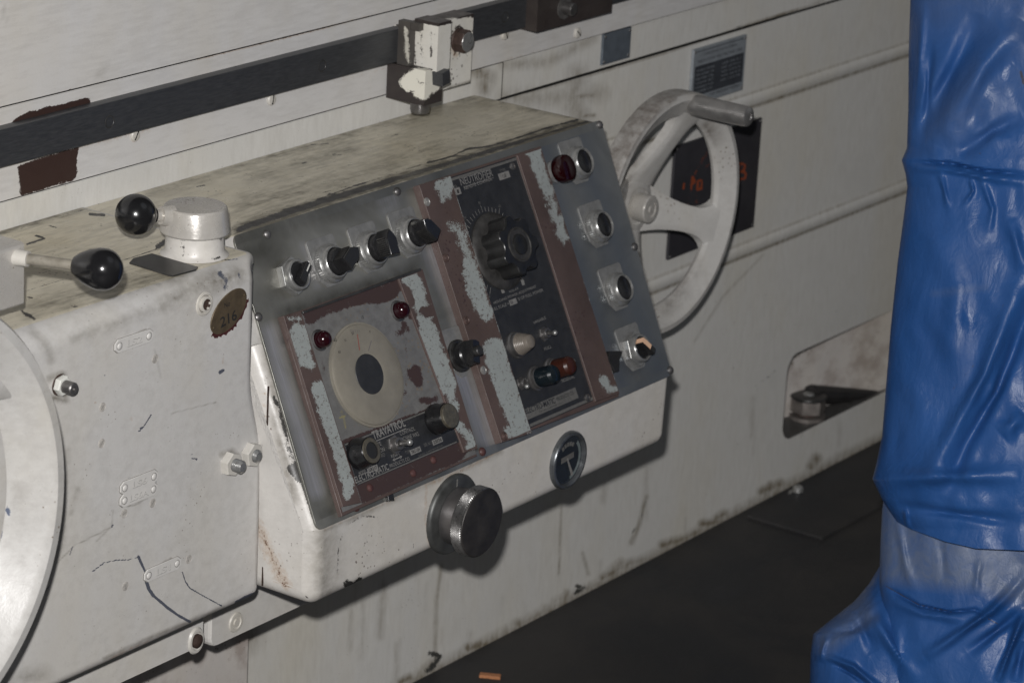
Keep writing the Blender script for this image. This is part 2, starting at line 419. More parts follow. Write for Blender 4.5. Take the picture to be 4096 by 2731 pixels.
def rrect(x0, x1, y0, y1, r, n=4):
    out = []
    for cx, cy, a0 in ((x1-r, y0+r, -90), (x1-r, y1-r, 0), (x0+r, y1-r, 90), (x0+r, y0+r, 180)):
        for k in range(n+1):
            a = rad(a0+90*k/n); out.append((cx+r*math.cos(a), cy+r*math.sin(a)))
    return out
def ngon(n, r, rot=0): return [(r*math.cos(rad(rot+360*k/n)), r*math.sin(rad(rot+360*k/n))) for k in range(n)]

# wear strokes in picture space: ('R'|'G'|'B', [points], radius, softness, value) or closed polygon with kind 'P'
def seg_dist(P, pts):
    d = np.full(len(P), 1e9)
    if len(pts) == 1: return np.hypot(P[:, 0]-pts[0][0], P[:, 1]-pts[0][1])
    for a, b in zip(pts[:-1], pts[1:]):
        a = np.array(a, float); b = np.array(b, float); ab = b-a
        t = np.clip(((P-a)@ab)/(ab@ab+1e-9), 0, 1)
        d = np.minimum(d, np.hypot(*(P-a-t[:, None]*ab).T))
    return d
def inside(P, poly):
    c = np.zeros(len(P), bool); n = len(poly)
    for i in range(n):
        x1, y1 = poly[i]; x2, y2 = poly[(i+1) % n]
        if y1 == y2: continue
        hit = ((P[:, 1] > min(y1, y2)) & (P[:, 1] <= max(y1, y2)))
        c ^= hit & (P[:, 0] < (P[:, 1]-y1)*(x2-x1)/(y2-y1)+x1)
    return c
def apply_paint(P, co, col, items):
    for it in items:
        if callable(it): it(P, co, col); continue
        ch, pts, r, soft, val = it[:5]; i = 'RGB'.index(ch[0])
        if i == 1 and .3 < val < .75: val *= 1.25
        if i == 0 and .3 < val < .8: val = min(.84, val*1.22)
        if len(ch) > 1:   # polygon
            d = seg_dist(P, list(pts)+[pts[0]]); d = np.where(inside(P, pts), -d, d)
        else: d = seg_dist(P, pts)
        v = np.clip((r+soft-d)/(2*soft+1e-9), 0, 1)*val
        col[:, i] = np.maximum(col[:, i], v) if val > 0 else np.clip(col[:, i]+v, 0, 1)
def grid(mb, fn, us, vs, mat, smooth=True, skip=None, mask=None):
    """fn(U,V)->(n,m,3) world"""
    U, V = np.meshgrid(us, vs, indexing='ij'); P = fn(U, V); n, m_ = U.shape
    I, J = np.meshgrid(np.arange(n-1), np.arange(m_-1), indexing='ij')
    if mask is None: mask = np.ones(I.shape, bool)
    if skip is not None: mask = mask & ~skip((us[:-1]+us[1:])[:, None]/2+0*J, (vs[:-1]+vs[1:])[None, :]/2+0*I)
    I, J = I[mask], J[mask]; o = len(mb.v)
    F4 = np.stack([I*m_+J, (I+1)*m_+J, (I+1)*m_+J+1, I*m_+J+1], -1)+o
    mb.v += [tuple(x) for x in P.reshape(-1, 3).tolist()]; mi = mb.mi(mat)
    mb.f += F4.tolist(); mb.m += [mi]*len(F4); mb.sm += [smooth]*len(F4)
def sweep_profile(mb, prof, xs, xl, xr, rl, rr, mat):
    """prof: list of ((y,z),(ny,nz)) ; xl/xr functions of z; ends rounded inward by rl/rr"""
    st = []
    k = 6
    if rl:
        for i in range(k): a = rad(90*i/k); st.append(('L', rl*(1-math.sin(a)), rl*(1-math.cos(a))))
        st = [('L', rl*(1-math.sin(rad(90*i/k))), rl*(1-math.cos(rad(90*(k-i)/k)))) for i in range(k)]
        st = [('L', rl-rl*math.cos(rad(90*i/k)), rl-rl*math.sin(rad(90*i/k))) for i in range(k)]
    else: st = [('L', 0, 0)]
    mids = [('M', t, 0) for t in xs]
    en = [('R', rr-rr*math.cos(rad(90*i/k)), rr-rr*math.sin(rad(90*i/k))) for i in range(k)][::-1] if rr else [('R', 0, 0)]
    allst = st+mids+en; vs = []; m_ = len(prof)
    for kind, a, d in allst:
        for (y, z), (ny, nz) in prof:
            L, R_ = xl(z, y), xr(z, y)
            x = L+a if kind == 'L' else R_-a if kind == 'R' else L+rl+(R_-rr-L-rl)*a
            vs.append((x, y-ny*d, z-nz*d))
    fs = []
    for i in range(len(allst)-1):
        for j in range(m_-1): fs.append([i*m_+j, (i+1)*m_+j, (i+1)*m_+j+1, i*m_+j+1])
    mb.add(vs, fs, mat, None, True)
    mb.add([vs[j] for j in range(m_)], [list(range(m_))], mat); q = len(allst)-1
    mb.add([vs[q*m_+j] for j in range(m_)], [list(range(m_))[::-1]], mat)
def make_profile(pts, step=.003):
    """pts: (y,z,r) polyline with fillets, front outward normal = left side rule; returns dense [(p,n)]"""
    out = []; n = len(pts)
    P = [Vector((p[0], p[1])) for p in pts]
    def nrm(d): return Vector((d.y, -d.x))
    cur = P[0]
    for i in range(1, n):
        a, b = P[i-1], P[i]; d = (b-a).normalized(); end = b; arc = None
        if i < n-1 and pts[i][2] > 0:
            d2 = (P[i+1]-b).normalized(); ang = d.angle(d2); r = pts[i][2]; tt = r*math.tan(ang/2)
            end = b-d*tt; arc = (d, d2, r, ang, b+d2*tt)
        L = (end-cur).length; k = max(1, int(L/step))
        for q in range(k+1): out.append((tuple(cur.lerp(end, q/k)), tuple(nrm(d))))
        if arc:
            d, d2, r, ang, nx = arc; kk = max(4, int(ang*r/step)); n1, n2 = nrm(d), nrm(d2); c = end-n1*r
            for q in range(1, kk):
                nn = (n1.slerp(n2, q/kk)); out.append((tuple(c+nn*r), tuple(nn)))
            cur = nx
        else: cur = b
    return out
def rv(x, y): return (746.5+.3418*x, .3418*y)            # zoom sheets -> picture points
def r1_(x, y): return (.3418*x, .3418*y)
def r4(x, y): return (.3418*x, 516.8+.3418*y)
def r5(x, y): return (.3418*x, 1033.6+.3418*y)
def r6(x, y): return (746.5+.3418*x, 1033.6+.3418*y)
def r3(x, y): return (1548+.3418*x, .3418*y)
def r7(x, y): return (1548+.3418*x, 516.8+.3418*y)
def rA(x, y): return ((1000+x*.44643)/VS, (700+y*.44643)/VS)
def rB(x, y): return ((1000+x*.52938)/VS, (1300+y*.52938)/VS)
def rC(x, y): return ((1600+x*.40816)/VS, (560+y*.40816)/VS)
def rD(x, y): return ((1800+x*.42093)/VS, (1100+y*.42093)/VS)
def rE(x, y): return ((2100+x*.68898)/VS, (480+y*.68898)/VS)
def rG(x, y): return ((1350+x*.28694)/VS, (1550+y*.28694)/VS)
def rM(x, y): return ((1650+x*.38259)/VS, (1650+y*.38259)/VS)
def mp_(f, pts): return [f(*p) for p in pts]

# ================================================================== SETTING
fb = MB(); fb.box(-9, 14, -9, 6, -.05, 0, 'floor')
fo = fb.build('floor'); fo['kind'] = 'structure'

p_ = at(1883, 1232, 'z', .005); q_ = at(2020, 1167, 'z', .005); fb = MB(); fb.box(p_[0], 4.5, (p_[1]+q_[1])/2, -.02, .0005, .005, 'floor', None, ch=.0015)
fp = fb.build('floor_plate'); fp['kind'] = 'structure'

MACH = bpy.data.objects.new('grinding_machine', None); link(MACH)
MACH['label'] = 'long off-white grinding machine with sloped control panel and two handwheels'
MACH['category'] = 'machine'

# ------------------------------------------------------------------ base casing (wall with hatch recess and beads)
def build_casing():
    mb = MB()
    zs = np.linspace(0, .766, 300)
    xs = np.concatenate([np.linspace(-.95, -.15, 60), np.linspace(-.147, 1.75, 730), np.linspace(1.76, 2.9, 110)])
    hx0, hx1, hz0, hz1, hr = 1.543, 1.99, .084, .223, .028
    def bead(z, zc, h=.0135, a=.0030):
        t = np.clip(np.abs(z-zc)/h, 0, 1); return a*(np.cos(t*np.pi)*.5+.5)**.7
    def fn(U, V):
        X = U.copy(); Z = V.copy()
        # snap to hatch outline
        cx, cz = (hx0+hx1)/2, (hz0+hz1)/2; bx, bz = (hx1-hx0)/2-hr, (hz1-hz0)/2-hr
        qx, qz = np.abs(X-cx)-bx, np.abs(Z-cz)-bz
        d = np.hypot(np.maximum(qx, 0), np.maximum(qz, 0))+np.minimum(np.maximum(qx, qz), 0)-hr
        near = np.abs(d) < .0022
        gx = np.where(qx > 0, qx, 0)*np.sign(X-cx); gz = np.where(qz > 0, qz, 0)*np.sign(Z-cz)
        ax = np.where((qx <= 0) & (qz <= 0), (qx > qz)*np.sign(X-cx), gx); az = np.where((qx <= 0) & (qz <= 0), (qx <= qz)*np.sign(Z-cz), gz)
        L = np.hypot(ax, az)+1e-9
        X = np.where(near, X-ax/L*d, X); Z = np.where(near, Z-az/L*d, Z)
        Y = -bead(Z, .6565)-bead(Z, .429)
        Y = Y + .0006*np.sin(X*5+Z*3)
        return np.stack([X, Y, Z], -1)
    def skip(um, vm):
        cx, cz = (hx0+hx1)/2, (hz0+hz1)/2; bx, bz = (hx1-hx0)/2-hr, (hz1-hz0)/2-hr
        qx, qz = np.abs(um-cx)-bx, np.abs(vm-cz)-bz
        return np.hypot(np.maximum(qx, 0), np.maximum(qz, 0))+np.minimum(np.maximum(qx, qz), 0)-hr < -.0005
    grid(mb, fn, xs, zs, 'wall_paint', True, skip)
    # top return + strip above the seam at z=.766
    mb.box(-.95, 2.9, .0, .3, .7655, .7675, 'gap_dark')
    def strip(x0, x1, y, z0, z1):
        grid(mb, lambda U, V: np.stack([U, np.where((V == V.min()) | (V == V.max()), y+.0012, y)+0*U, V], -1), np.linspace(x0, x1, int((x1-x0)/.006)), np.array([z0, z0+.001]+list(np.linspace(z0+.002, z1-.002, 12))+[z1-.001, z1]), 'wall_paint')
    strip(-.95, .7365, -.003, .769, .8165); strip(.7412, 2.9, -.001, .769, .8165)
    mb.box(-.95, 2.9, .002, .3, .767, .816, 'gap_dark')
    rp = []
    for q in range(20):
        x_ = random.uniform(760, 1980); y0_ = 1250-(x_-1550)*.52-random.uniform(40, 330); rp.append(('B', [(x_, y0_), (x_-random.uniform(1, 5), y0_+random.uniform(30, 130))], random.uniform(1, 4), random.uniform(4, 10), random.uniform(.1, .28)))
    for q in range(34):
        x_ = random.uniform(760, 1980); y0_ = 1250-(x_-1550)*.525-random.uniform(0, 16); rp.append(('B', [(x_, y0_), (x_+random.uniform(5, 50), y0_-random.uniform(0, 24))], random.uniform(2, 8), 10, random.uniform(.4, .9)))
    for q in range(40): rp.append(('R', [(random.uniform(1540, 2040), random.uniform(480, 1050))], .9, 1.2, .62))
    for q in range(70): rp.append(('R', [(random.uniform(800, 1800), random.uniform(1000, 1420))], .7, 1.1, .56))
    P = [
        ('R', mp_(r6, [(700, 1360), (770, 1380), (740, 1430), (690, 1480)]), 7, 9, .70), ('R', mp_(r6, [(1690, 910), (1740, 920), (1680, 960)]), 5, 8, .66),
        ('B', mp_(r6, [(640, 1562), (1100, 1330), (2350, 700)]), 3, 14, .85), ('B', mp_(r6, [(2350, 690), (3000, 360), (3700, 20)]), 2, 9, .7),
        ('R', mp_(r6, [(2165, 310), (2120, 470), (2060, 560), (2065, 620)]), 1.5, 3, .58), ('B', mp_(r6, [(2160, 310), (2110, 500), (2060, 620)]), 3, 6, .6),
        ('B', mp_(r6, [(780, 780), (750, 1000), (740, 1250), (735, 1500)]), 2, 6, .55), ('B', mp_(r6, [(1590, 370), (1570, 830)]), 1.5, 3, .5),
        ('B', mp_(r6, [(1730, 690), (1770, 830)]), 2, 5, .45), ('B', mp_(r6, [(390, 900), (370, 1250)]), 4, 10, .4),
        ('B', mp_(r5, [(1660, 1240), (1500, 1350), (1100, 1560)]), 25, 30, .45),
        ('B', [(1162, 229), (1530, 121), (1893, 2)], 1.2, 2.5, .95), ('R', [(1162, 229), (1893, 2)], .3, .9, .7),
        ('B', [(1162, 227), (1260, 225), (1380, 215)], 10, 22, .40), ('B', mp_(rv, [(1680, 650), (1800, 640)]), 3, 7, .8), ('B', mp_(rv, [(1740, 780), (1810, 775)]), 2, 5, .8),
        ('B', mp_(rv, [(1700, 500), (1670, 700), (1720, 790)]), 14, 22, .45),
        ('B', [(1900, 830), (1840, 1000)], 2, 5, .2),
        ('R', mp_(rv, [(1000, 500), (1060, 530), (1040, 470)]), 4, 9, .52), ('B', mp_(rv, [(1000, 470), (1100, 520), (1070, 590)]), 12, 14, .6), ('B', mp_(rv, [(1200, 440), (1500, 420), (1800, 260)]), 5, 14, .45),
        ('R', mp_(rv, [(1460, 320)]), 3, 3, .8), ('R', mp_(rv, [(1480, 420)]), 2, 2, .6),
        ('R', mp_(r7, [(515, 1105), (640, 1015), (700, 960)]), .8, 1.6, .62), ('B', mp_(r7, [(140, 780), (330, 480), (600, 200)]), 1, 4, .35),
    ]
    for x_, y_ in ((570, 625), (1015, 300), (488, 1320), (430, 1470), (263, 845), (775, 1330-1550+1562), (310, 385), (280, 515), (615, 470), (35, 1485), (285, 1258), (360, 1260), (398, 960), (210, 890), (330, 730), (1090, 580), (815, 670)):
        P.append(('R', [r7(x_, y_)], 1.6, 1.5, .85))
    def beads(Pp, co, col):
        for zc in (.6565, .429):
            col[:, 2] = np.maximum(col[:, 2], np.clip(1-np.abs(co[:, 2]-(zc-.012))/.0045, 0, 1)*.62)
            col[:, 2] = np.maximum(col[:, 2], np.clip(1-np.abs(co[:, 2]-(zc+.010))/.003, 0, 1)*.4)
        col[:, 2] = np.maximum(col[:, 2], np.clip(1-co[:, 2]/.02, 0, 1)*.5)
    o = mb.build('base_casing', MACH, paint=P+rp+[beads])
    # recess behind the hatch
    rb = MB()
    grid(rb, lambda U, V: np.stack([U, np.maximum(.078*(1-(U-hx0)/.36), .0015)+.0*V, V], -1), np.linspace(hx0-.01, hx1+.01, 40), np.linspace(hz0-.01, hz1+.01, 14), 'ledge_paint')
    grid(rb, lambda U, V: np.stack([U, V, hz0+.0005+0*U], -1), np.linspace(hx0, hx1, 40), np.linspace(.0008, .078, 8), 'grey_cast')  # shade inside the recess put into the ledge's dark grey
    op = [(hx0+hr-hr*math.sin(rad(a)), hz1-hr+hr*math.cos(rad(a))) for a in range(0, 91, 10)]
    op = [(hx1, hz1)]+op+[(hx0, hz0)]
    for (x0, z0), (x1, z1) in zip(op[:-1], op[1:]):
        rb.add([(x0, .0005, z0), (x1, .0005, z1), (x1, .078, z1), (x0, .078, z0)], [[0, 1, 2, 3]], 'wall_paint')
    rb.recalc = False
    rb.build('hatch_recess', o, label='open foot recess with stained back and ledge coloured dark for shade')
    nb = MB(); c = at(1856, 925, 'y', .030); F = topF(c[0], .030, hz0) @ Matrix.Scale(1.3, 4)
    nb.lathe([(.01, 0), (22, 0), (22, 4.5), (.01, 4.5)], 'grey_nut', F)
    nb.lathe([(.01, 4.5), (13, 4.5), (13, 9), (.01, 9)], 'rusty_steel', F)
    nb.poly(ngon(6, 21.5, 12), 9, 25, 'grey_nut', F, ch=1.5); nb.lathe([(.01, 25), (21, 25), (22.5, 27), (21.5, 29), (16, 30), (.01, 30)], 'dusty_black', F); nb.lathe([(.01, 30), (7, 30), (6, 31.5), (.01, 31.6)], 'satin_aluminium', F, 20)
    nb.build('levelling_bolt', o)
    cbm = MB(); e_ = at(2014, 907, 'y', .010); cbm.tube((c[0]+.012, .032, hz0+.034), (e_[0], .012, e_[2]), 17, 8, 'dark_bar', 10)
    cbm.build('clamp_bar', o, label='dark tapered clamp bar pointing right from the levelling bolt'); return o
casing = build_casing()

# foot bolt glinting on the floor beside the base
nb = MB(); c = at(1833, 1123, 'z', .008); F = topF(c[0], min(c[1], -.022), 0)
nb.lathe([(.01, 0), (15, 0), (14, 3), (9, 4), (8, 11), (6, 13), (.01, 14)], 'satin_aluminium', F)
nb.build('floor_bolt', MACH, label='small shiny bolt head on the dark floor beside the base')

# ------------------------------------------------------------------ wall plates
def quad_plate(name, pxs, mat, th=.0016, extra=None, paint=None, label=None, grid_n=0):
    p = [at(x, y, 'y', -.003) for x, y in pxs]
    x0 = np.mean([p[0][0], p[3][0]]); x1 = np.mean([p[1][0], p[2][0]]); z1 = np.mean([p[0][2], p[1][2]]); z0 = np.mean([p[2][2], p[3][2]])
    mb = MB(); F = wallF(x0, -.003, z0); W_, H_ = (x1-x0)*1000, (z1-z0)*1000
    mb.box(0, W_, 0, H_, -2.5, th*1000, mat, F, ch=.3)
    if grid_n: grid(mb, lambda U, V: np.stack([U, -.0030-th-.0002+0*U, V], -1), np.linspace(x0+.001, x1-.001, grid_n), np.linspace(z0+.001, z1-.001, grid_n), mat)
    for sx_ in (4, W_-4):
        for sy_ in (4, H_-4): mb.lathe([(2.2, th*1000), (2.0, th*1000+.8), (1, th*1000+1.2), (.01, th*1000+1.3)], 'steel', frame(F @ Vector((sx_, sy_, 0)), (1, 0, 0), (0, 0, 1), (0, -1, 0)), 10)
    if extra: extra(mb, F, W_, H_, th*1000+.15)
    return mb.build(name, MACH, paint=paint, label=label)
quad_plate('name_plate', [(1384, 80), (1447, 61.5), (1445.5, 131.6), (1382, 150)], 'blue_grey_plate', label='small blank blue-grey metal plate below the table')
def rating(mb, F, W_, H_, z):
    mb.box(5, W_-5, 13, H_-25, z, z+.15, 'rating_black', F)
    mb.text('OPERATING INSTRUCTIONS', F, W_*.62, 3.6, 'rating_black', z+.2, x=W_*.2, y=H_-12)
    mb.text('PRECAUTIONS AND MACHINE CARE', F, W_*.84, 4.6, 'rating_black', z+.2, x=W_*.08, y=H_-21)
    L = [('TABLE OILER', 'USE OIL E 1'), ('OIL LEVEL CK', 'NO. 60 E 6 A'), ('FILTER OIL', 'NO. 2 E 6 A'), ('WAYS SET', 'NO. 60 E 3'), ('COOLANT AND', 'NO. 2 E 6 7 8'), ('GREASE E PK', '')]
    for i, (a, b_) in enumerate(L):
        y = H_-33-i*6.1
        if y < 15: break
        mb.text(a, F, W_*.34, 3.1, 'rating_light', z+.3, x=9, y=y)
        if b_: mb.text(b_, F, W_*.36, 3.1, 'rating_light', z+.3, x=W_*.55, y=y)
    mb.text('THE MACHINE WORKS', F, W_*.6, 4, 'rating_black', z+.2, x=W_*.34, y=7); mb.box(3, W_-3, H_-4.6, H_-3.6, z, z+.1, 'rating_black', F)
quad_plate('rating_plate', [(1592, 116), (1714, 79), (1703, 208), (1584, 205+38)], 'rating_light', extra=rating, label='lettered black and silver instruction plate above the right handwheel')
def cover_paint(P, co, col):
    c = at(1640, 440, 'y', -.005); d = np.hypot(co[:, 0]-c[0], co[:, 2]-c[2])
    col[:, 0] = np.maximum(col[:, 0], np.clip(1-np.abs(d-.066)/.009, 0, 1)*.44)
    col[:, 0] = np.maximum(col[:, 0], np.clip(1-np.abs(d-.047)/.006, 0, 1)*.36)
cp = [cover_paint]
for pts in ([(1571, 420), (1570, 434)], [(1590, 405), (1588, 436)], [(1590, 405), (1597, 418), (1589, 424)], [(1603, 415), (1601, 436), (1611, 434), (1612, 414), (1603, 415)], [(1698, 375), (1696, 412)], [(1698, 375), (1711, 378), (1709, 392), (1699, 394), (1713, 398), (1712, 410), (1697, 413)], [(1692, 386), (1690, 402)]):
    cp.append(('R', pts, 2.2, 1.6, .95))
quad_plate('cover_plate', [(1548, 335), (1749, 273), (1729, 514), (1534, 603)], 'cover_plate', paint=cp, grid_n=90, label='square black plate with worn orange lettering behind the right handwheel')

# ------------------------------------------------------------------ table with stop rail
def build_table():
    mb = MB()
    def slab(x0, x1, y, z0, z1, n):
        grid(mb, lambda U, V: np.stack([U, np.where((V == V.min()) | (V == V.max()), y+.0015, y)+.0*U, V], -1), np.linspace(x0, x1, int((x1-x0)/.005)), np.unique(np.concatenate([[z0, z0+.0008], np.linspace(z0+.002, z1-.002, n), [z1-.0008, z1]])), 'table_paint')
    slab(-.95, 2.9, -.007, .8190, .9203, 26)
    slab(-.95, 2.9, -.007, .9215, 1.30, 60)
    mb.box(-.95, 2.9, -.004, .3, .8182, 1.30, 'gap_dark')
    P = [('R', mp_(r1_, [(30, 870), (150, 790), (300, 750), (570, 680), (615, 700), (612, 740), (0, 900)])[0:], 0, 0, 0)]
    P = [('RP', mp_(r1_, [(40, 860), (110, 800), (200, 750), (400, 705), (590, 660), (615, 700), (610, 790), (30, 920)]), 2, 4, .92),
         ('RP', mp_(r1_, [(110, 1110), (535, 980), (520, 1060), (520, 1160), (500, 1215), (135, 1320), (130, 1200)]), 0, 5, .85),
         ('G', mp_(r1_, [(0, 870), (400, 700), (620, 700), (1000, 620), (1600, 480), (2352, 280)]), 1, 3.5, .42),
         ('G', mp_(r1_, [(1330, 400), (1700, 310), (2100, 210), (2352, 145)]), 1.5, 2.5, .62), ('G', mp_(rv, [(0, 185), (300, 110)]), 1, 2.5, .5),
         ('G', mp_(r1_, [(530, 990), (700, 950), (880, 900), (1000, 870)]), 2, 7, .45), ('G', mp_(r1_, [(900, 930)]), 6, 8, .62), ('G', mp_(r1_, [(1825, 680)]), 5, 7, .5),
         ('G', mp_(rv, [(0, 560), (250, 500), (480, 440)]), 1, 6, .34), ('G', mp_(rv, [(0, 750), (480, 610)]), .5, 3, .35), ('G', mp_(rv, [(1010, 450), (1350, 370), (1800, 210)]), .5, 4, .35),
         ('B', mp_(r1_, [(20, 60), (45, 130)]), 1, 3, .5), ('R', mp_(r1_, [(60, 65)]), 1.2, 1.5, .62), ('R', mp_(r1_, [(235, 370), (265, 400)]), 1.5, 2, .62), ('R', mp_(r1_, [(20, 125)]), 1.2, 1.5, .7), ('R', mp_(r1_, [(440, 605), (490, 603)]), 1, 1, .8), ('R', mp_(r1_, [(1065, 470), (1120, 457)]), 1, 1, .8),
         ('R', mp_(r1_, [(330, 545), (320, 590)]), .8, 1.5, .5), ('R', mp_(r1_, [(290, 480), (275, 560)]), .8, 1.5, .48), ('R', mp_(r1_, [(560, 320)]), .9, 1.2, .6), ('R', mp_(r1_, [(880, 343)]), .9, 1.2, .7), ('R', mp_(r1_, [(1412, 357)]), 1, 1.2, .7), ('B', mp_(r1_, [(650, 500), (715, 470)]), 3, 6, .35), ('R', mp_(r1_, [(1500, 180), (1500, 225)]), .5, 1, .6)]
    t = mb.build('work_table', MACH, paint=P, label='white sliding table front with rust at the stop rail')
    rb = MB()
    y = -.0205; z0 = (at(0, 385, 'y', y)[2]+at(918, 143, 'y', y)[2])/2; z1 = (at(0, 295, 'y', y)[2]+at(925, 68, 'y', y)[2])/2; y = -.0195
    F = frame((0, y, 0), (1, 0, 0), (0, 0, 1), (0, -1, 0), 1)
    rb.poly([(-.95, z0), (2.6, z0), (2.6, z1), (-.95, z1)], -.012, .001, 'blued_steel', F, ch=.0012)
    for px, py in ((252, 280), (740, 152), (1160, 40)):
        c = at(px, py, 'y', y-.001); F2 = wallF(c[0], y-.001, c[2])
        rb.lathe([(7.5, .15), (7.3, .3), (6.2, .3), (6.0, .05), (3.0, -.2), (.01, -.2)], 'dull_dark', F2, 24)
        rb.lathe([(5.9, .12), (3.2, .1), (.01, .1)], 'blued_steel', F2, 6)
    rb.build('stop_rail', t, label='long dark blued steel rail along the table')
    for i, (px, py) in enumerate(((312, 311), (625, 229), (905, 152), (1161, 80), (1328, 77))):
        c = at(px, py, 'y', -.009); F2 = wallF(c[0], -.0075, c[2])
        sb = MB(); sb.lathe([(7.0, -.5), (7.2, 1.2), (6, 2.6), (3, 3.2), (.01, 3.3)], 'pale_bar_paint', F2, 20)
        sb.box(-5.5, 5.5, -.7, .7, 2.5, 3.5, 'gap_dark', wallF(c[0], -.0075, c[2], 60+20*i))
        sb.build('screw', t)
    return t
table = build_table()

def build_dog():
    yb = -.0205
    def B(xa, xb, ya, yb_, za, zb, mat, mb, n=16):    # world box with dense faces
        for ax in range(3):
            for side in (0, 1):
                rs = [(xa, xb), (ya, yb_), (za, zb)]; a, b_ = [q for q in range(3) if q != ax]
                def fn(U, V, ax=ax, side=side, a=a, b_=b_):
                    P = np.zeros(U.shape+(3,)); P[..., ax] = rs[ax][side]; P[..., a] = U; P[..., b_] = V; return P
                grid(mb, fn, np.linspace(*rs[a], n), np.linspace(*rs[b_], n), mat, False)
    # white front plate
    p_tr = at(1088, 32, 'y', -.036); p_br = at(1083, 188, 'y', -.036); xl = at(954, 150, 'y', -.022)[0]
    mb = MB()
    x1, z1, z0 = p_tr[0], p_tr[2], p_br[2]
    zt = at(925, 48, 'y', -.0362)[2]
    xb0 = at(1003, 90, 'y', -.070)[0]; xb1 = at(1032, 90, 'y', -.070)[0]; zb1 = at(1003, 58, 'y', -.070)[2]; zb0 = at(1000, 165, 'y', -.070)[2]
    B(xb0, x1, -.036, -.006, z0, z1, 'white_block_paint', mb, 24)
    B(xb0, xb1, -.072, -.0365, zb0, zb1+.002, 'white_block_paint', mb, 22)
    Pnt = [('R', mp_(rv, [(1000, 90), (840, 95), (640, 130), (500, 150)]), 10, 5, .95), ('R', mp_(rv, [(880, 170), (850, 260)]), 3, 4, .6), ('G', mp_(rv, [(860, 340), (880, 370)]), 5, 6, .7), ('R', mp_(rv, [(885, 180), (920, 200)]), 5, 3, .8),
           ('R', mp_(rv, [(720, 210), (710, 280), (715, 380)]), 3.5, 5, .52), ('R', mp_(rv, [(640, 200), (640, 300), (650, 400)]), 4, 8, .50), ('R', mp_(rv, [(600, 180), (600, 330), (610, 440)]), 3, 5, .6), ('R', mp_(rv, [(560, 150), (545, 300), (560, 430)]), 9, 5, .8), ('R', mp_(rv, [(600, 470), (740, 485)]), 1.5, 2, .9),
           ('B', mp_(rv, [(985, 550), (830, 590)]), 2, 3, .8)]
    def tops(Pp, co, col): col[:, 0] = np.where(co[:, 2] > max(z1, zb1)-.0025, np.maximum(col[:, 0], .8), col[:, 0])
    d = mb.build('stop_dog', MACH, paint=Pnt+[tops], label='white painted clamp block on the dark rail with hex bolt')
    # grey left clamp, lower trip block
    gb = MB()
    xg = at(938, 100, 'y', -.045)[0]
    B(xb0-.011, xb0-.0006, -.0385, -.0205, zb0-.002, zb1-.001, 'grey_jaw', gb, 14)
    B(xb0-.010, xb0-.0003, -.050, -.0385, zb1-.010, zb1-.001, 'grey_jaw', gb, 6)
    zl1 = zb0-.0005; zl0 = min(at(1000, 212, 'y', -.060)[2], z0-.001)
    xd = at(951, 190, 'y', -.066)[0]
    B(xb0-.014, xb1-.004, -.066, -.0085, zl0, zl1+.003, 'dark_cast', gb, 30)
    gb.build('clamp_body', d, paint=[('R', mp_(rv, [(560, 560), (620, 510), (700, 520), (730, 560), (680, 590), (650, 620)]), 20, 7, .74), ('R', mp_(rv, [(540, 200), (550, 300), (560, 420)]), 6, 8, .58)], label='dark oily trip block below the white clamp')
    c = at(966, 218, 'y', -.052); nb = MB(); nb.lathe([(.01, 0), (11, 0), (12, 4), (12, 12), (.01, 12)], 'dull_steel', topF(c[0], -.052, zl0-.012), 20); nb.build('nub', d)
    c = at(1000, 176, 'y', -.066); nb = MB(); nb.box(-8, 8, -8.5, 8.5, 0, 15, 'blued_steel', wallF(c[0]+.002, -.066, c[2], 8), ch=1.5); nb.build('square_bolt', d)
    c = at(1052, 92, 'y', -.036); F = wallF(c[0], -.036, c[2]); nb = MB()
    nb.lathe([(.01, .1), (15, .1), (14, 2.5), (12, 3), (.01, 3)], 'rusty_steel', F); nb.poly(ngon(6, 14.5, 8), 3, 15, 'rusty_steel', F, ch=1.5)
    nb.lathe([(.01, 15), (12.3, 15), (12.0, 15.5), (.01, 15.6)], 'satin_aluminium', F, 24)
    nb.build('hex_bolt', d)
    # dark dog to the right
    mb = MB(); y = -.038
    a = at(1232, 75, 'y', y); b_ = at(1405, 22, 'y', y)
    B(a[0], b_[0], y, -.0085, a[2], .935, 'dark_cast', mb, 14)
    dd = mb.build('stop_dog', MACH, label='dark brown clamp block on the rail near the top edge')
    c = at(1295, 18, 'y', y); F = wallF(c[0], y, c[2]); nb = MB()
    nb.lathe([(.01, .1), (15, .1), (15, 2), (.01, 2)], 'grey_cast', F, 28); nb.lathe([(.01, 2), (8.5, 2), (8.5, 15), (7.5, 16), (.01, 16)], 'dull_steel', F, 24); nb.build('bolt', dd)
build_dog()

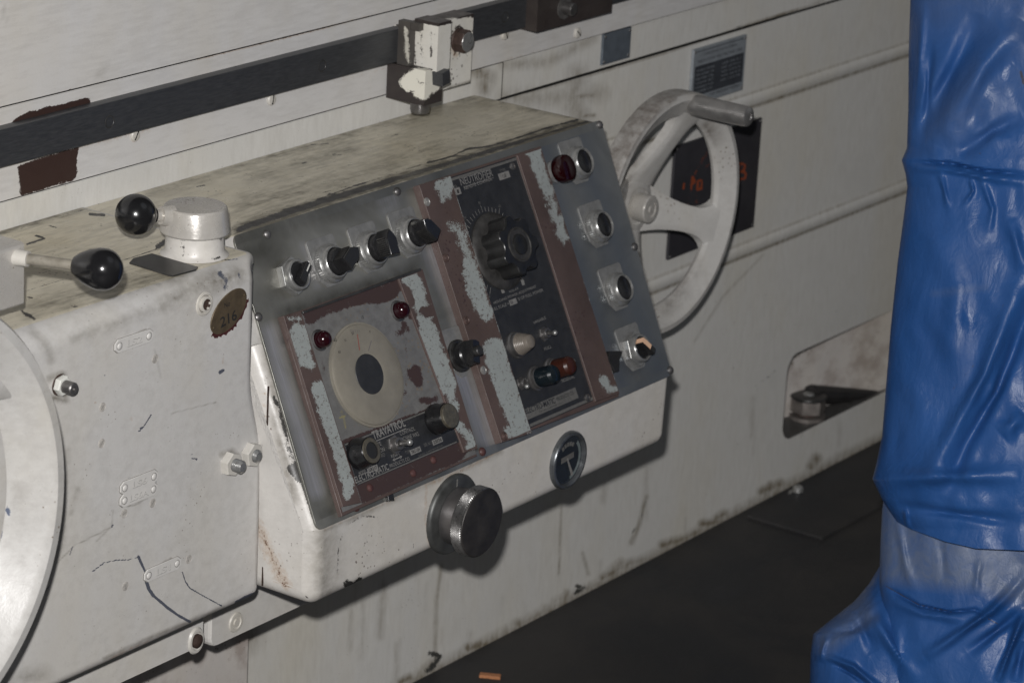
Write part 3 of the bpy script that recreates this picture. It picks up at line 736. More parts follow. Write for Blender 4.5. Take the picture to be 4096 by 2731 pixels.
# ------------------------------------------------------------------ apron gearbox on the left (limit switch housing)
YL = -.259
def sm(z, a, b): t = min(1, max(0, (z-a)/(b-a))); return t*t*(3-2*t)
def build_apron():
    mb = MB()
    prof = make_profile([(-.0035, .7862, 0), (YL, .7862, .024), (YL, .400, .013), (-.12, .400, 0)][::1], .0014)
    prof = [((p[0], p[1]), (-n[0], -n[1])) if (p[1] > .78 and n[1] < 0) else (p, n) for p, n in prof]
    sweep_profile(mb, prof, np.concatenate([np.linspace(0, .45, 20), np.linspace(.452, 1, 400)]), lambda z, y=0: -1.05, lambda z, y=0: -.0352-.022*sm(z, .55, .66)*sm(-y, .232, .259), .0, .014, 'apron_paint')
    for i, z in enumerate(mb.m): pass
    tp = mb.mi('top_paint')
    for i, f in enumerate(mb.f):
        if all(mb.v[q][2] > .7858 for q in f): mb.m[i] = tp
    mb.box(-35.4, -34.1, 412, 640, -1, .6, 'rusty_steel', frame((0, YL, 0), (1, 0, 0), (0, 0, 1), (0, -1, 0)))
    P = [('R', mp_(r5, [(620, 815), (700, 755), (780, 738), (870, 735), (930, 715)]), 1.2, .9, 1), ('R', mp_(r5, [(930, 715), (960, 780), (982, 828)]), 2.8, 1.2, 1),
         ('R', mp_(r5, [(985, 885), (1000, 930), (1030, 975)]), 4.2, 1.3, 1), ('R', mp_(r5, [(1030, 975), (1130, 1060), (1200, 1110), (1275, 1150)]), 3, 1.2, 1),
         ('R', mp_(r5, [(1225, 815), (1245, 880), (1275, 925), (1370, 980), (1490, 1045)]), 1.2, .8, 1), ('R', mp_(r5, [(525, 935), (575, 880)]), .3, .8, .9),
         ('R', mp_(r4, [(935, 1385), (955, 1365), (975, 1340), (1000, 1300), (1015, 1275)]), 1.6, 1, 1), ('R', mp_(r4, [(940, 1362), (965, 1355)]), 1.2, 1, 1),
         ('R', mp_(r5, [(1285, 30), (1300, 25)]), .8, 1, .9), ('R', mp_(r5, [(1290, 55), (1325, 58), (1320, 65)]), 1.3, 1, 1), ('R', mp_(r5, [(470, 700), (487, 650)]), 1.2, 1, .9), ('R', mp_(r5, [(750, 515), (760, 500)]), 1.5, 1, .9), ('R', mp_(r5, [(310, 950), (335, 900)]), 1.2, 1, .9), ('R', mp_(r5, [(535, 260), (555, 300)]), .5, .8, .7),
         ('R', mp_(r4, [(1480, 990), (1500, 975)]), 3.5, 2.5, .85), ('R', mp_(r4, [(705, 1010)]), 1.8, 1.2, .9), ('R', mp_(r4, [(1385, 1085)]), 1.2, 1.6, .9), ('R', mp_(r4, [(1168, 1228)]), 1, 1, .9),
         ('R', mp_(r4, [(1480, 330), (1520, 380), (1510, 420)]), 7, 9, .6), ('R', mp_(r4, [(1600, 320), (1615, 360)]), 3, 5, .66), ('B', mp_(r4, [(1400, 400), (1600, 330)]), 12, 22, .55), ('B', mp_(r4, [(1300, 470), (1200, 500), (500, 760)]), 4, 16, .3),
         ('R', mp_(r4, [(1740, 1120), (1755, 1180), (1765, 1260), (1755, 1340)]), 2.2, 2, .85), ('R', mp_(r4, [(1745, 500), (1730, 620)]), 1, 2, .4),
         ('R', mp_(r5, [(1590, 1020), (1650, 990), (1735, 955), (1720, 1000), (1600, 1050)]), 4.5, 3, .95), ('R', mp_(r5, [(800, 1370), (850, 1350)]), 3, 5, .52), ('R', mp_(r5, [(1440, 1105), (1600, 1030)]), .8, 1.6, .62),
         ('G', mp_(r4, [(640, 1192)]), 2, 3, .6), ('G', mp_(r4, [(880, 1300)]), 3, 5, .52), ('G', mp_(r4, [(1500, 880), (1497, 930)]), .6, 1.4, .7), ('G', mp_(r4, [(1045, 898)]), 2, 3, .5), ('B', mp_(r4, [(340, 1030), (420, 1000), (440, 1180), (360, 1160)]), 4, 9, .6), ('B', mp_(r5, [(1500, 30), (1560, 10), (1600, 60)]), 5, 8, .7), ('B', mp_(r5, [(1650, 20), (1710, -20), (1755, 20)]), 5, 7, .7), ('R', mp_(r5, [(1660, 10), (1700, -15)]), 2, 4, .6),
         ('R', mp_(r5, [(830, 270), (845, 190), (1010, 140), (1050, 190), (1050, 260), (1035, 300)]), .8, 1.2, .45), ('B', mp_(r5, [(830, 375), (900, 370), (990, 320)]), 1, 2, .6), ('B', mp_(r4, [(800, 850), (810, 790), (980, 700), (1005, 760)]), 1.2, 2.5, .7), ('B', mp_(r5, [(1000, 870), (1005, 810), (1150, 725), (1190, 770)]), 1.2, 2.5, .6),
         ('B', mp_(r4, [(1100, 530), (1300, 430), (1450, 330)]), 10, 18, .45), ('B', mp_(r4, [(200, 700), (300, 800), (340, 900)]), 5, 12, .4), ('B', mp_(r4, [(1690, 300), (1700, 600), (1700, 900)]), 2, 6, .45), ('B', mp_(r5, [(1740, 0), (1740, 500), (1730, 900)]), 1.5, 5, .4), ('B', mp_(r5, [(700, 1400), (1000, 1260), (1500, 1060)]), 1.5, 6, .5), ('G', mp_(r5, [(740, 1400), (850, 1345), (1000, 1280)]), 2, 4, .42),
         ('B', mp_(r5, [(650, 610), (750, 510), (760, 400)]), .5, 2, .4), ('B', mp_(r5, [(380, 760), (500, 640), (740, 520)]), .4, 1.5, .5), ('B', mp_(r4, [(1150, 1265), (1450, 1190)]), .5, 1.5, .5), ('G', mp_(r5, [(1270, 733)]), 2, 3, .6), ('G', mp_(r5, [(846, 915)]), 2, 4, .5),
         ('G', mp_(r4, [(1415, 640), (1430, 700), (1500, 715), (1600, 660), (1660, 590)]), 3, 4, .0),
         ('B', mp_(r4, [(1040, 840), (1080, 1020)]), 1, 4, .25), ('B', mp_(r5, [(480, 420), (520, 260)]), 2, 8, .3), ('B', mp_(r5, [(60, 1540), (300, 1500)]), 10, 20, .3), ('B', mp_(r5, [(440, 0), (410, 600), (200, 1200)]), 3, 12, .28),  # last stroke paints the left handwheel's shadow along its rim
         # top surface
         ('R', mp_(r4, [(1060, 150), (1110, 110), (1200, 100), (1240, 200), (1150, 190)]), 7, 6, .8), ('R', mp_(r4, [(820, 240), (1060, 160)]), .8, 1.3, .95), ('R', mp_(r4, [(185, 440), (480, 350)]), .6, 1.1, .9), ('R', mp_(r4, [(240, 70), (300, 90), (180, 130)]), 2.5, 2, .8), ('R', mp_(r4, [(430, 560), (520, 545)]), 2, 6, .6), ('R', mp_(r4, [(640, 430), (800, 440)]), 2, 6, .52), ('R', mp_(r4, [(150, 580), (230, 630)]), 5, 6, .65), ('R', mp_(r4, [(1030, 400), (1100, 395)]), 1.5, 4, .6), ('R', mp_(r4, [(185, 485), (220, 488)]), 2, 2, .8),
         ('B', mp_(r4, [(200, 560), (700, 430), (1200, 330)]), 14, 24, .4), ('R', mp_(r4, [(1230, 220), (1400, 240), (1600, 230)]), 1.5, 3, .8), ('R', mp_(r1_, [(605, 1440), (700, 1447)]), 3.5, 1.5, .85), ('R', mp_(r1_, [(680, 1385), (770, 1405)]), 2.2, 2, .85), ('R', mp_(r1_, [(130, 1545), (200, 1500), (680, 1385)]), .5, 1.1, .9), ('R', mp_(r1_, [(330, 1515), (380, 1530)]), 2, 3, .6), ('B', mp_(r1_, [(0, 1560), (770, 1345)]), 5, 9, .7)]
    o = mb.build('gearbox_apron', MACH, paint=P, label='white rounded housing left of the sloped panel')
    # embossed tags
    for st, px, py, rot in (('LS2', 308, 783, 0), ('LS6', 320, 1107, 0), ('LS6A', 319, 1136, 0), ('LS1', 374, 1307, 0)):
        c = at(px, py, 'y', YL-.001); F = wallF(c[0], YL, c[2], rot); tb = MB()
        L = 28.5
        o8 = [(-L, -3), (-L+5, -7), (L-5, -7), (L, -3), (L, 3), (L-5, 7), (-L+5, 7), (-L, 3)]
        tb.poly([(x*1.03, y*1.06) for x, y in o8], -.5, .22, 'gap_tag', F); tb.poly(o8, -.5, 1.5, 'tag_paint', F, ch=.5)
        for sx_ in (-1, 1): tb.lathe([(3.6, 1.5), (3.3, 2.0), (2.2, 2.6), (.01, 2.8)], 'tag_paint', F @ Matrix.Translation((sx_*(L-6.5), 0, 0)), 16); tb.lathe([(4.2, 1.52), (3.5, 1.56), (.01, 1.56)], 'gap_tag', F @ Matrix.Translation((sx_*(L-6.5), 0, 0)), 16)
        k = {3: 22, 4: 29}[len(st)]
        tb.text(st, F, k, 7.4, 'gap_tag', 1.58, x=-k/2+.5, y=-4.2, bold=.03); tb.text(st, F, k, 7.4, 'tag_paint', 2.0, x=-k/2-.2, y=-3.6, bold=.02)  # shifted darker letters paint the shade beside the raised ones
        tb.build('switch_tag', o, label='painted-over tag stamped '+st)
    # oval 216 plate
    c = at(526, 715, 'y', YL-.001); F = wallF(c[0], YL, c[2], 27); tb = MB()
    tb.lathe([(30.5, 0), (30.5, .8), (30, 1.2), (.01, 1.2)], 'brass_plate', F, 48, sx=1.0, sy=.62)
    F2 = wallF(c[0], YL, c[2], 8)
    tb.text('216', F2, 26, 11.5, 'ink_black', 1.5, x=-15, y=-13, bold=.01); tb.text('No', F2, 9, 6, 'ink_black', 1.5, x=-7, y=6)
    for sx_ in (-27, 27): tb.lathe([(1.5, 1.2), (1.2, 2), (.01, 2.1)], 'brass_plate', F @ Matrix.Translation((sx_, 0, 0)), 10)
    rp = [(33*math.cos(rad(a)), 21*math.sin(rad(a))) for a in range(190, 345, 4)]
    rp2 = [(x*(.8), y*.8) for x, y in rp[::-1]]
    tb.patch([(x+random.uniform(-1.2, 1.2), y-random.uniform(0, 3.5)) for x, y in rp]+rp2, 'maroon', F, .3)
    tb.build('number_plate', o, label='oval brown plate stamped 216')
    # socket plug
    c = at(471, 698, 'y', YL-.001); F = wallF(c[0], YL, c[2]); tb = MB()
    tb.lathe([(13, 0), (12.5, 1.2), (10.5, 1.8), (10, .8), (9.2, .5)], 'pale_bar_paint', F, 28, cap=False); tb.lathe([(9.4, .3), (9.2, .5), (8.6, .5)], 'rusty_steel', F, 28, cap=False); tb.lathe([(8.8, .4), (8.4, 3.2), (6.0, 3.6), (5.6, 1.2)], 'pale_bar_paint', F, 28, cap=False); tb.lathe([(6.6, 3.6), (6, .4), (.01, .4)], 'rusty_steel', F, 6); tb.build('socket_plug', o)
    # nuts with studs
    for px, py, big in ((533, 1064, 1), (581, 1043, 1)):
        c = at(px-7, py-1, 'y', YL-.001); F = wallF(c[0], YL, c[2], 11); tb = MB()
        tb.poly(ngon(6, 13.5, 30), 0, 9, 'pale_bar_paint', F, ch=1.6)
        pr = [(7, 9)]
        for k in range(5): pr += [(7.2, 9.5+k*2.2), (6.0, 10.6+k*2.2)]
        pr = pr[:(11 if px < 550 else 5)]; e = pr[-1][1]
        tb.lathe(pr+[(5, e+1), (.01, e+1)], 'satin_aluminium', F, 24); tb.build('stud_nut', o)
    c = at(139, 884, 'y', YL-.001); F = wallF(c[0], YL, c[2], 5) @ Matrix.Scale(.82, 4); tb = MB()
    tb.lathe([(.01, .1), (13.5, .1), (13, .8), (.01, 1)], 'rusty_steel', F, 28); tb.poly(ngon(6, 12.5, 5), 1.2, 9, 'white_line', F, ch=2.5); tb.lathe([(.01, 9), (8, 9), (8, 22), (7, 23.5), (3.2, 23.5), (3.2, 20), (.01, 20)], 'dull_steel', F, 24); tb.build('cap_screw', o, label='dark socket screw with washer beside the left handwheel')
    for px, py in ((357, 824), (236, 935), (234, 1018), (286, 1179), (351, 1155), (434, 1284), (289, 1346)):
        c = at(px, py, 'y', YL-.0005); F = wallF(c[0], YL, c[2]); tb = MB(); tb.lathe([(4.9, -.3), (4.8, .3), (4.5, .45), (4.3, .1), (3.9, .1), (3.6, .35), (.01, .35)], 'screw_paint', F, 18); tb.box(-2.8, 2.8, -.35, .35, .3, .45, 'gap_tag', wallF(c[0], YL, c[2], random.uniform(20, 80))); tb.build('screw', o)
    # slim plate on top
    zt = .7866; pl = [at(x, y, 'z', zt) for x, y in ((297, 606), (306, 596), (349, 585), (455, 616), (450, 622), (397, 636), (386, 634))]
    F = topF(0, 0, zt); tb = MB(); pts = [(p[0]*1000, p[1]*1000) for p in pl]
    ar = sum(pts[i-1][0]*pts[i][1]-pts[i][0]*pts[i-1][1] for i in range(len(pts)))
    tb.poly(pts if ar > 0 else pts[::-1], 0, 1.6, 'dull_dark', F, ch=.4); tb.build('index_plate', o, label='thin dark diamond plate on top of the housing')
    return o
apron = build_apron()

# ------------------------------------------------------------------ bars below the housing
def build_bars():
    y = -.20
    a = at(470, 1445, 'y', y); b_ = at(180, 1568, 'y', y); mb = MB()
    F = frame((0, y, 0), (1, 0, 0), (0, 0, 1), (0, -1, 0), 1)
    x1 = at(468, 1440, 'y', y)[0]; zb = at(400, 1512, 'y', y)[2]
    mb.poly(rrect(-1.0, x1, zb, .405, .006), -.045, .0, 'white_paint', F, ch=.002); 
    c = at(449, 1470, 'y', y); F2 = wallF(c[0], y, c[2]); 
    o = mb.build('lower_bar', MACH, label='white bar under the housing with a recessed screw', paint=[('B', mp_(r5, [(1270, 1330), (1100, 1440)]), 2, 6, .6)])
    sb = MB(); sb.lathe([(16, .1), (14, 2.5), (11, 2.8), (10, .8), (.01, .8)], 'pale_bar_paint', F2, 28, sx=.8); sb.lathe([(.01, .8), (8, .8), (8, 4), (5, 6), (.01, 6.5)], 'rusty_steel', F2, 20); sb.build('screw', o)
    y = -.17; x0 = at(484, 1438, 'y', y)[0]; zb = at(560, 1455, 'y', y)[2]; mb = MB(); F = frame((0, y, 0), (1, 0, 0), (0, 0, 1), (0, -1, 0), 1)
    mb.poly(rrect(x0, .62, zb, .410, .012), -.10, .0, 'white_paint', F, ch=.004)
    o = mb.build('lower_bar', MACH, label='white bar with rounded end below the control box', paint=[('B', mp_(r5, [(1390, 1190), (1530, 1220)]), 5, 8, .7)])
    c = at(541, 1428, 'y', y); F2 = wallF(c[0], y, c[2]); sb = MB(); sb.lathe([(12, .1), (11, 1.8), (8, 2), (7.4, .8), (4.5, .8), (4, 2.4), (.01, 2.4)], 'pale_bar_paint', F2, 24); sb.build('screw', o)
    # cream guard lower left
    mb = MB(); xg = at(568, 1500, 'y', -.03)[0]; zt = .33
    mb.box(-1.0, xg, .0, zt*1.0, 0, .02, 'ledge_paint', frame((0, -.012, 0), (1, 0, 0), (0, 0, 1), (0, -1, 0), 1), ch=.003)
    mb.build('splash_guard', MACH, label='stained cream sheet behind the lower bar')
build_bars()

# ------------------------------------------------------------------ control box body
YF = -.328
def build_body():
    mb = MB()
    # slope plane sits 1 mm behind the steel panel
    off = EN*.001
    prof = make_profile([(-.0035, .7848, 0), (PO[1]-.0005, .7848, .004), (YF+.001, .4925, .006), (YF, .404, .016), (-.05, .404, 0)], .0019)
    prof2 = []
    sweep_profile(mb, prof, np.linspace(0, 1, 360), lambda z, y=0: -.0342-(.03 if (y > -.236 and z > .6) else 0), lambda z, y=0: .6865-.024*(.786-z)/.38, .016, .012, 'cream_paint')
    tp = mb.mi('top_paint')
    for i, f in enumerate(mb.f):
        if all(mb.v[q][2] > .7835 for q in f): mb.m[i] = tp
    P = [('R', [(548, 528), (574, 517), (738, 463), (902, 413)], 6.5, 4, .95), ('R', [(902, 413), (1088, 358), (1200, 324)], 4.5, 4, .95), ('R', [(1200, 324), (1361, 276)], 2.2, 3, .9),
         ('B', [(548, 528), (738, 466), (902, 416), (1361, 278)], 12, 10, .8), ('R', [(650, 482), (700, 470), (800, 432), (840, 420)], 2.2, 3, .62), ('B', [(560, 470), (700, 440), (900, 380), (1100, 330)], 10, 30, .4), ('B', mp_(r1_, [(1700, 1200), (2000, 1110), (2352, 1000)]), 8, 26, .35), ('B', mp_(r1_, [(1000, 1300), (1400, 1180)]), 8, 22, .5),
         ('R', mp_(rv, [(160, 1262), (420, 1180), (680, 1095), (700, 1085)]), 1.0, 2.6, .66), ('R', mp_(rv, [(690, 1095), (860, 1050), (960, 1000), (1100, 985), (1300, 925), (1480, 865), (1700, 805)]), 2.4, 2.8, .82), ('R', mp_(rv, [(880, 1050), (1050, 1045), (1130, 1000), (1300, 965)]), 1.2, 2.2, .7),
         ('R', mp_(rv, [(-480, 1450), (-300, 1400), (-100, 1320), (150, 1250)]), .6, 1.8, .66),
         ('B', mp_(rv, [(0, 905), (300, 820), (700, 720), (1000, 620), (1180, 650)]), 10, 22, .62), ('B', mp_(rv, [(700, 700), (1000, 650)]), 16, 22, .5), ('B', mp_(rv, [(1300, 720), (1800, 810)]), 2, 8, .5),
         ('B', mp_(r1_, [(1200, 1230), (1700, 1090), (2352, 900)]), 6, 14, .5),
         ('R', mp_(rv, [(0, 1330), (30, 1300)]), 2, 2, .8), ('R', mp_(rv, [(430, 920), (480, 905)]), 1, 2, .8), ('R', mp_(rv, [(160, 1110)]), 2, 1.5, .9), ('R', mp_(rv, [(540, 975)]), 1.6, 1.5, .9), ('R', mp_(rv, [(50, 1040), (180, 1000)]), 1, 3, .66), ('R', mp_(rv, [(430, 920), (530, 895)]), 1, 2, .62), ('R', mp_(r1_, [(2080, 975), (2210, 965)]), 1, 2, .8), ('R', mp_(r1_, [(2030, 1100), (2060, 1090)]), 1.6, 1.5, .9), ('R', mp_(r1_, [(1320, 1255), (1380, 1245)]), 1.4, 2.2, .75), ('R', mp_(r1_, [(1960, 1050)]), 1.5, 2, .8), ('R', mp_(r1_, [(2240, 1045), (2300, 1040)]), 1, 2, .7), ('R', mp_(r1_, [(1410, 1205)]), 1.5, 2, .8),
         # side: black oil beside the panel
         ('R', mp_(rB, [(60, 200), (120, 450), (180, 560), (240, 650)]), 2.0, 3, .6), ('R', mp_(rB, [(170, 540), (228, 620), (255, 760), (285, 900), (322, 1020), (375, 1100), (405, 1220), (490, 1450)]), 5.5, 5, .85), ('R', mp_(rB, [(310, 1080), (370, 1140), (400, 1180)]), 12, 6, .85), ('R', mp_(rB, [(300, 1340), (315, 1420), (345, 1500)]), 2.6, 1.8, .9), ('R', mp_(rB, [(340, 1490), (350, 1505)]), 3, 1.5, .9), ('R', mp_(rB, [(70, 500), (90, 660)]), 1.2, 3, .5), ('B', mp_(rB, [(120, 100), (200, 700), (330, 1300)]), 8, 14, .55),
         ('G', mp_(rB, [(110, 480), (112, 900), (108, 1560)]), .8, 1.6, .7), ('G', mp_(r5, [(1780, 200), (1765, 560), (1755, 900)]), .8, 1.6, .62),
         ('R', mp_(r6, [(120, 560), (90, 650), (85, 850)]), 2.5, 5, .55), ('R', mp_(r6, [(140, 900), (200, 900), (230, 870)]), 7, 6, .72), ('R', mp_(r6, [(150, 500), (250, 440), (370, 450)]), 2.2, 5, .58), ('R', mp_(r6, [(340, 840), (280, 870)]), 3, 5, .56), ('R', mp_(r5, [(2130, 1040), (2170, 1040)]), 3, 3, .8), ('R', mp_(r5, [(2330, 880), (2352, 900)]), 6, 6, .7),
         ('R', mp_(r6, [(595, 625), (590, 670)]), .6, .9, .8), ('R', mp_(r6, [(1170, 435)]), 1.2, 1.2, .9), ('R', mp_(r6, [(1370, 270)]), .8, 1, .9),
         ('G', mp_(r5, [(1880, 870), (1930, 930)]), 4, 5, .66), ('R', mp_(r5, [(2060, 985)]), 1.5, 1, .9), ('R', mp_(r5, [(2105, 955)]), 1.8, 1, .9), ('G', mp_(r6, [(700, 230), (960, 120), (1170, 0)]), 2, 5, .52), ('G', mp_(r6, [(0, 530), (350, 380), (700, 220)]), 1, 4, .45), ('B', mp_(r6, [(0, 540), (700, 220), (1170, 10)]), 3, 10, .5), ('B', mp_(r6, [(0, 950), (0, 600)]), 25, 30, .35), ('G', mp_(rM, [(150, 700), (130, 1100), (180, 1420)]), 2, 4, .4)]
    pin = [(y-ny*.0165, z-nz*.0165) for (y, z), (ny, nz) in prof]; ys_ = np.arange(-.326, -.20, .0016); zs_ = np.arange(.404, .75, .0016)
    GY, GZ = np.meshgrid(ys_, zs_, indexing='ij'); ok = inside(np.stack([GY.ravel(), GZ.ravel()], -1), pin[::6]).reshape(GY.shape)
    grid(mb, lambda U, V: np.stack([-.03445+0*U, U, V], -1), ys_, zs_, 'cream_paint', True, mask=ok[:-1, :-1] & ok[1:, :-1] & ok[:-1, 1:] & ok[1:, 1:])
    return mb.build('control_box', MACH, paint=P, label='white control box body with dirty tan top and sloped steel front')
body = build_body()

# ------------------------------------------------------------------ brushed steel panel
def build_panel():
    e1 = pan(592, 745, 2); e2 = pan(715, 1170, 2)
    k = (e2[0]-e1[0])/(e2[1]-e1[1])
    uTL = e1[0]+k*(0-e1[1]); uBL = e1[0]+k*(-326-e1[1])
    e3 = pan(1395, 330, 2); e4 = pan(1530, 810, 2); k2 = (e4[0]-e3[0])/(e4[1]-e3[1]); uTR = e3[0]-k2*e3[1]; uBR = e3[0]+k2*(-326-e3[1])
    mb = MB(); r = 9
    def outl(d):
        pts = []
        for cx, cy, a0 in ((uTR-r, -r-1, 90), (uTL+r, -r-1, 180), (uBL+r, -326+r, 270), (uBR-r, -326+r, 0)):
            for q in range(6):
                a = rad(a0-90*q/5) if False else rad(a0+18*q-0); pts.append((cx+(r-d)*math.cos(a-0), cy+(r-d)*math.sin(a)))
        return pts
    pts = outl(0)
    # order: start at TR corner going CCW
    pts = []
    for cx, cy, a0 in ((uTR-r, -r-1, 0), (uTL+r, -r-1, 90), (uBL+r, -326+r, 180), (uBR-r, -326+r, 270)):
        for q in range(6): a = rad(a0+18*q); pts.append((cx+r*math.cos(a), cy+r*math.sin(a)))
    F = panF()
    mb.poly(pts, 0, 2.4, 'brushed_steel', F, ch=.6)
    # dense face sheet for the stains and painted reflections
    def fn(U, V):
        L = uTL+(uBL-uTL)*(-V/326)+2; R_ = uTR+(uBR-uTR)*(-V/326)-2
        X = L+(R_-L)*U; P = PO+X[..., None]*.001*np.array([1., 0, 0])-EW*(V[..., None]*.001)+EN*.00245
        return P
    grid(mb, fn, np.linspace(0, 1, 200), np.linspace(-11, -316, 100), 'brushed_steel')
    pc = lambda f, pts: [f(*p) for p in pts]
    P = [('B', pc(rA, [(-100, 560), (0, 520), (600, 350), (1100, 190)]), 20, 30, .75), ('B', pc(rA, [(0, 700), (200, 700), (250, 850), (230, 1050)]), 22, 30, .7), ('B', pc(rA, [(300, 1230), (500, 1180), (1000, 1010), (1450, 870)]), 12, 18, 1.0), ('B', pc(rA, [(1500, 130), (1350, 80), (1000, 190)]), 8, 16, .8),  # dark band above the left unit is painted shade and reflection
         ('G', [(1290, 250), (1400, 520), (1500, 820), (1530, 870)], 45, 75, .95), ('G', [(1230, 300), (1390, 800), (1440, 900)], 30, 40, .7),  # blue strokes paint the tarp's reflection on the right side
         ('R', pc(rA, [(1180, 240), (1290, 200), (1290, 260), (1200, 330)]), 6, 14, .5), ('R', pc(rA, [(1620, 700), (1720, 900), (1850, 1200), (1930, 1500)]), 16, 12, .75), ('R', pc(rB, [(1600, 400), (1700, 600), (1800, 850)]), 20, 14, .85),
         ('R', pc(rB, [(150, 50), (230, 350), (380, 800), (500, 1250)]), 15, 14, .95), ('R', pc(rA, [(480, 640), (600, 980)]), 5, 12, .6),  # bright strips paint reflected light on the bare steel
         ('B', pc(rB, [(750, 1450), (1150, 1250), (1500, 1080), (1800, 950)]), 14, 14, .85), ('B', pc(rB, [(560, 1450), (650, 1400), (700, 1450)]), 8, 14, .6), ('B', pc(rA, [(260, 1300), (300, 1500)]), 6, 8, 1), ('B', pc(rB, [(260, 100), (400, 560), (640, 1350)]), 5, 6, 1.0),
         ('B', pc(rC, [(0, 400), (500, 260), (1400, 0)]), 5, 10, .9)]
    # darker steel around each button
    for f, q in ((rA, (700, 800)), (rA, (1065, 680)), (rA, (1420, 545)), (rE, (300, 300)), (rE, (415, 670)), (rE, (530, 1040)), (rE, (630, 1390)), (rB, (1570, 225)), (rA, (350, 915))):
        P.append(('B', [f(*q)], 26, 16, .85))
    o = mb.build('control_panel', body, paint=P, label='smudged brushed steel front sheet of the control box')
    for i, (px, py) in enumerate(((613, 538), (912, 440), (1377, 287), (1457, 567), (1539, 850), (593, 728), (1107, 1037), (817, 1164))):
        u, v = pan(px, py, 2.4); sb = MB(); F = panF(u, v, 2.4)
        sb.lathe([(5.2, 0), (5.0, 1.5), (3.4, 3.2), (1.5, 3.9), (.01, 4.0)], 'red_paint' if i > 5 else 'dull_steel', F, 18); sb.build('screw', MACH if False else body, F=None)
    # small clip under the left unit
    u, v = pan(*rB(1040, 1270), 2.4); sb = MB(); sb.box(-5, 5, -9, 9, 0, 4, 'black_plastic', panF(u, v, 2.4, -12), ch=1); sb.build('clip', body)
    return o
panel = build_panel()

# ------------------------------------------------------------------ switches
def knurled_ring(mb, F, R=21.0, h=14):
    mb.lathe([(R-1, 0), (R, .6), (R, 7.0), (R-1.0, 8.0), (R-2.4, 9), (R-3.4, h-1), (R-4.4, h), (R-5.2, h), (R-5.6, h-1), (R-5.6, 5)], 'satin_aluminium', F, 96, knurl=(1, 2, .012), cap=False)
def legend(mb, F, w_=48, dy=31, th=1.6):
    mb.box(-w_/2, w_/2, -6, dy, 0, th, 'legend_metal', F, ch=.4, r=4)
    for x, y in ((-w_/2, -6), (w_/2, -6)): pass
    pts = [(-w_/2, -6), (-w_/2+2, -12), (-18, -16)]
    mb.poly([(-w_/2, 0), (w_/2, 0), (w_/2-3, -14), (w_/2-12, -24), (-w_/2+12, -24), (-w_/2+3, -14)][::-1], 0, th-.1, 'legend_metal', F, ch=.4)
def pistol_knob(mb, F, big=True):
    """wedge handled selector: round skirt with a raised pointed grip"""
    mb.lathe([(15.2, 8), (15.4, 13), (15.0, 17), (13.6, 19.5), (11, 20.5), (.01, 20.5)], 'black_plastic', F, 40)
    g = [(-8.2, -12.5), (8.2, -12.5), (8.6, 6), (4.5, 12.5), (0, 17.0), (-4.5, 12.5), (-8.6, 6)]
    mb.poly(g, 18, 37, 'black_plastic', F, ch=2.2)
    for k in range(9): mb.box(-9.2, 9.2, -11+k*2.3, -10+k*2.3, 22, 34, 'dusty_black', F)
def hexsel(mb, F, line='white_line'):
    pass
def switch(F, kind, rot=0, name='selector_switch', label=None, group=None, leg=True):
    """F sits on the panel face"""
    base = MB(); base_o = None
    if kind in ('pistol', 'button'):
        knurled_ring(base, I4, 21.5 if kind == 'pistol' else 20.5, 14)
        o = base.build(name, MACH, F=F, label=label)
    else:
        base.poly(ngon(6, 21.5, 20), 0, 8, 'satin_aluminium', I4, ch=1.2)
        base.lathe([(17.5, 7.5), (17.8, 9), (17.2, 14), (16.2, 15.3), (14.6, 15.6), (13.8, 14.8), (13.6, 11)], 'satin_aluminium', I4, 48)
        o = base.build(name, MACH, F=F, label=label)
    if group: o['group'] = group
    if leg:
        l = MB(); legend(l, I4); WL = F @ Matrix.Translation((0, 0, -1.7)); l.build('legend_plate', o, F=WL)
    R_ = Matrix.Rotation(rad(rot), 4, 'Z'); k = MB()
    if kind == 'pistol': pistol_knob(k, I4); k.build('knob', o, F=F @ R_)
    elif kind == 'button':
        k.lathe([(15.0, 11), (14.8, 11.4), (13.8, 10.5), (11, 9.3), (6, 8.6), (.01, 8.4)], 'black_plastic', I4, 40); k.build('push_button', o, F=F)
    else:
        k.lathe([(13.4, 9), (13.2, 13.5), (12.4, 14.5), (.01, 14.5)], 'black_plastic', I4, 40)
        k.poly([(-4.2, -12.4), (4.2, -12.4), (4.2, 12.4), (-4.2, 12.4)], 14.4, 25, 'black_plastic', I4, ch=1.4)
        if kind == 'hex_peach':
            k.poly([(-3.2, -3), (3.2, -3), (3.2, 12.6), (-3.2, 12.6)], 24.8, 25.4, 'peach_line', I4); k.poly([(-3.2, 12.5), (3.2, 12.5), (3.2, 13.1), (-3.2, 13.1)], 14.7, 25.4, 'peach_line', I4)
        else:
            k.poly([(-.8, 1), (.8, 1), (.8, 11), (-.8, 11)], 24.9, 25.3, 'white_line', I4); k.poly([(-.8, 12.3), (.8, 12.3), (.8, 12.7), (-.8, 12.7)], 15, 24.5, 'dusty_black', I4)
        k.build('knob', o, F=F @ R_)
    return o
H0 = 2.5
def onp(f, x, y, h=H0): return pan(*f(x, y), h)
u, v = onp(rA, 358, 915); switch(panF(u, v, H0), 'hex', -52, leg=False, label='selector switch with hexagonal chrome nut and no plate, leftmost in the top row')
GS = 'knurled selector switches in a row along the top of the panel'
u, v = onp(rA, 700, 800, 4); switch(panF(u, v, 4.2), 'pistol', -62, label='black selector knob between the hex-nut switch and the upright knob', group=GS)
u, v = onp(rA, 1063, 680, 4); switch(panF(u, v, 4.2), 'pistol', -6, label='black selector knob turned square-on, third in the top row', group=GS)
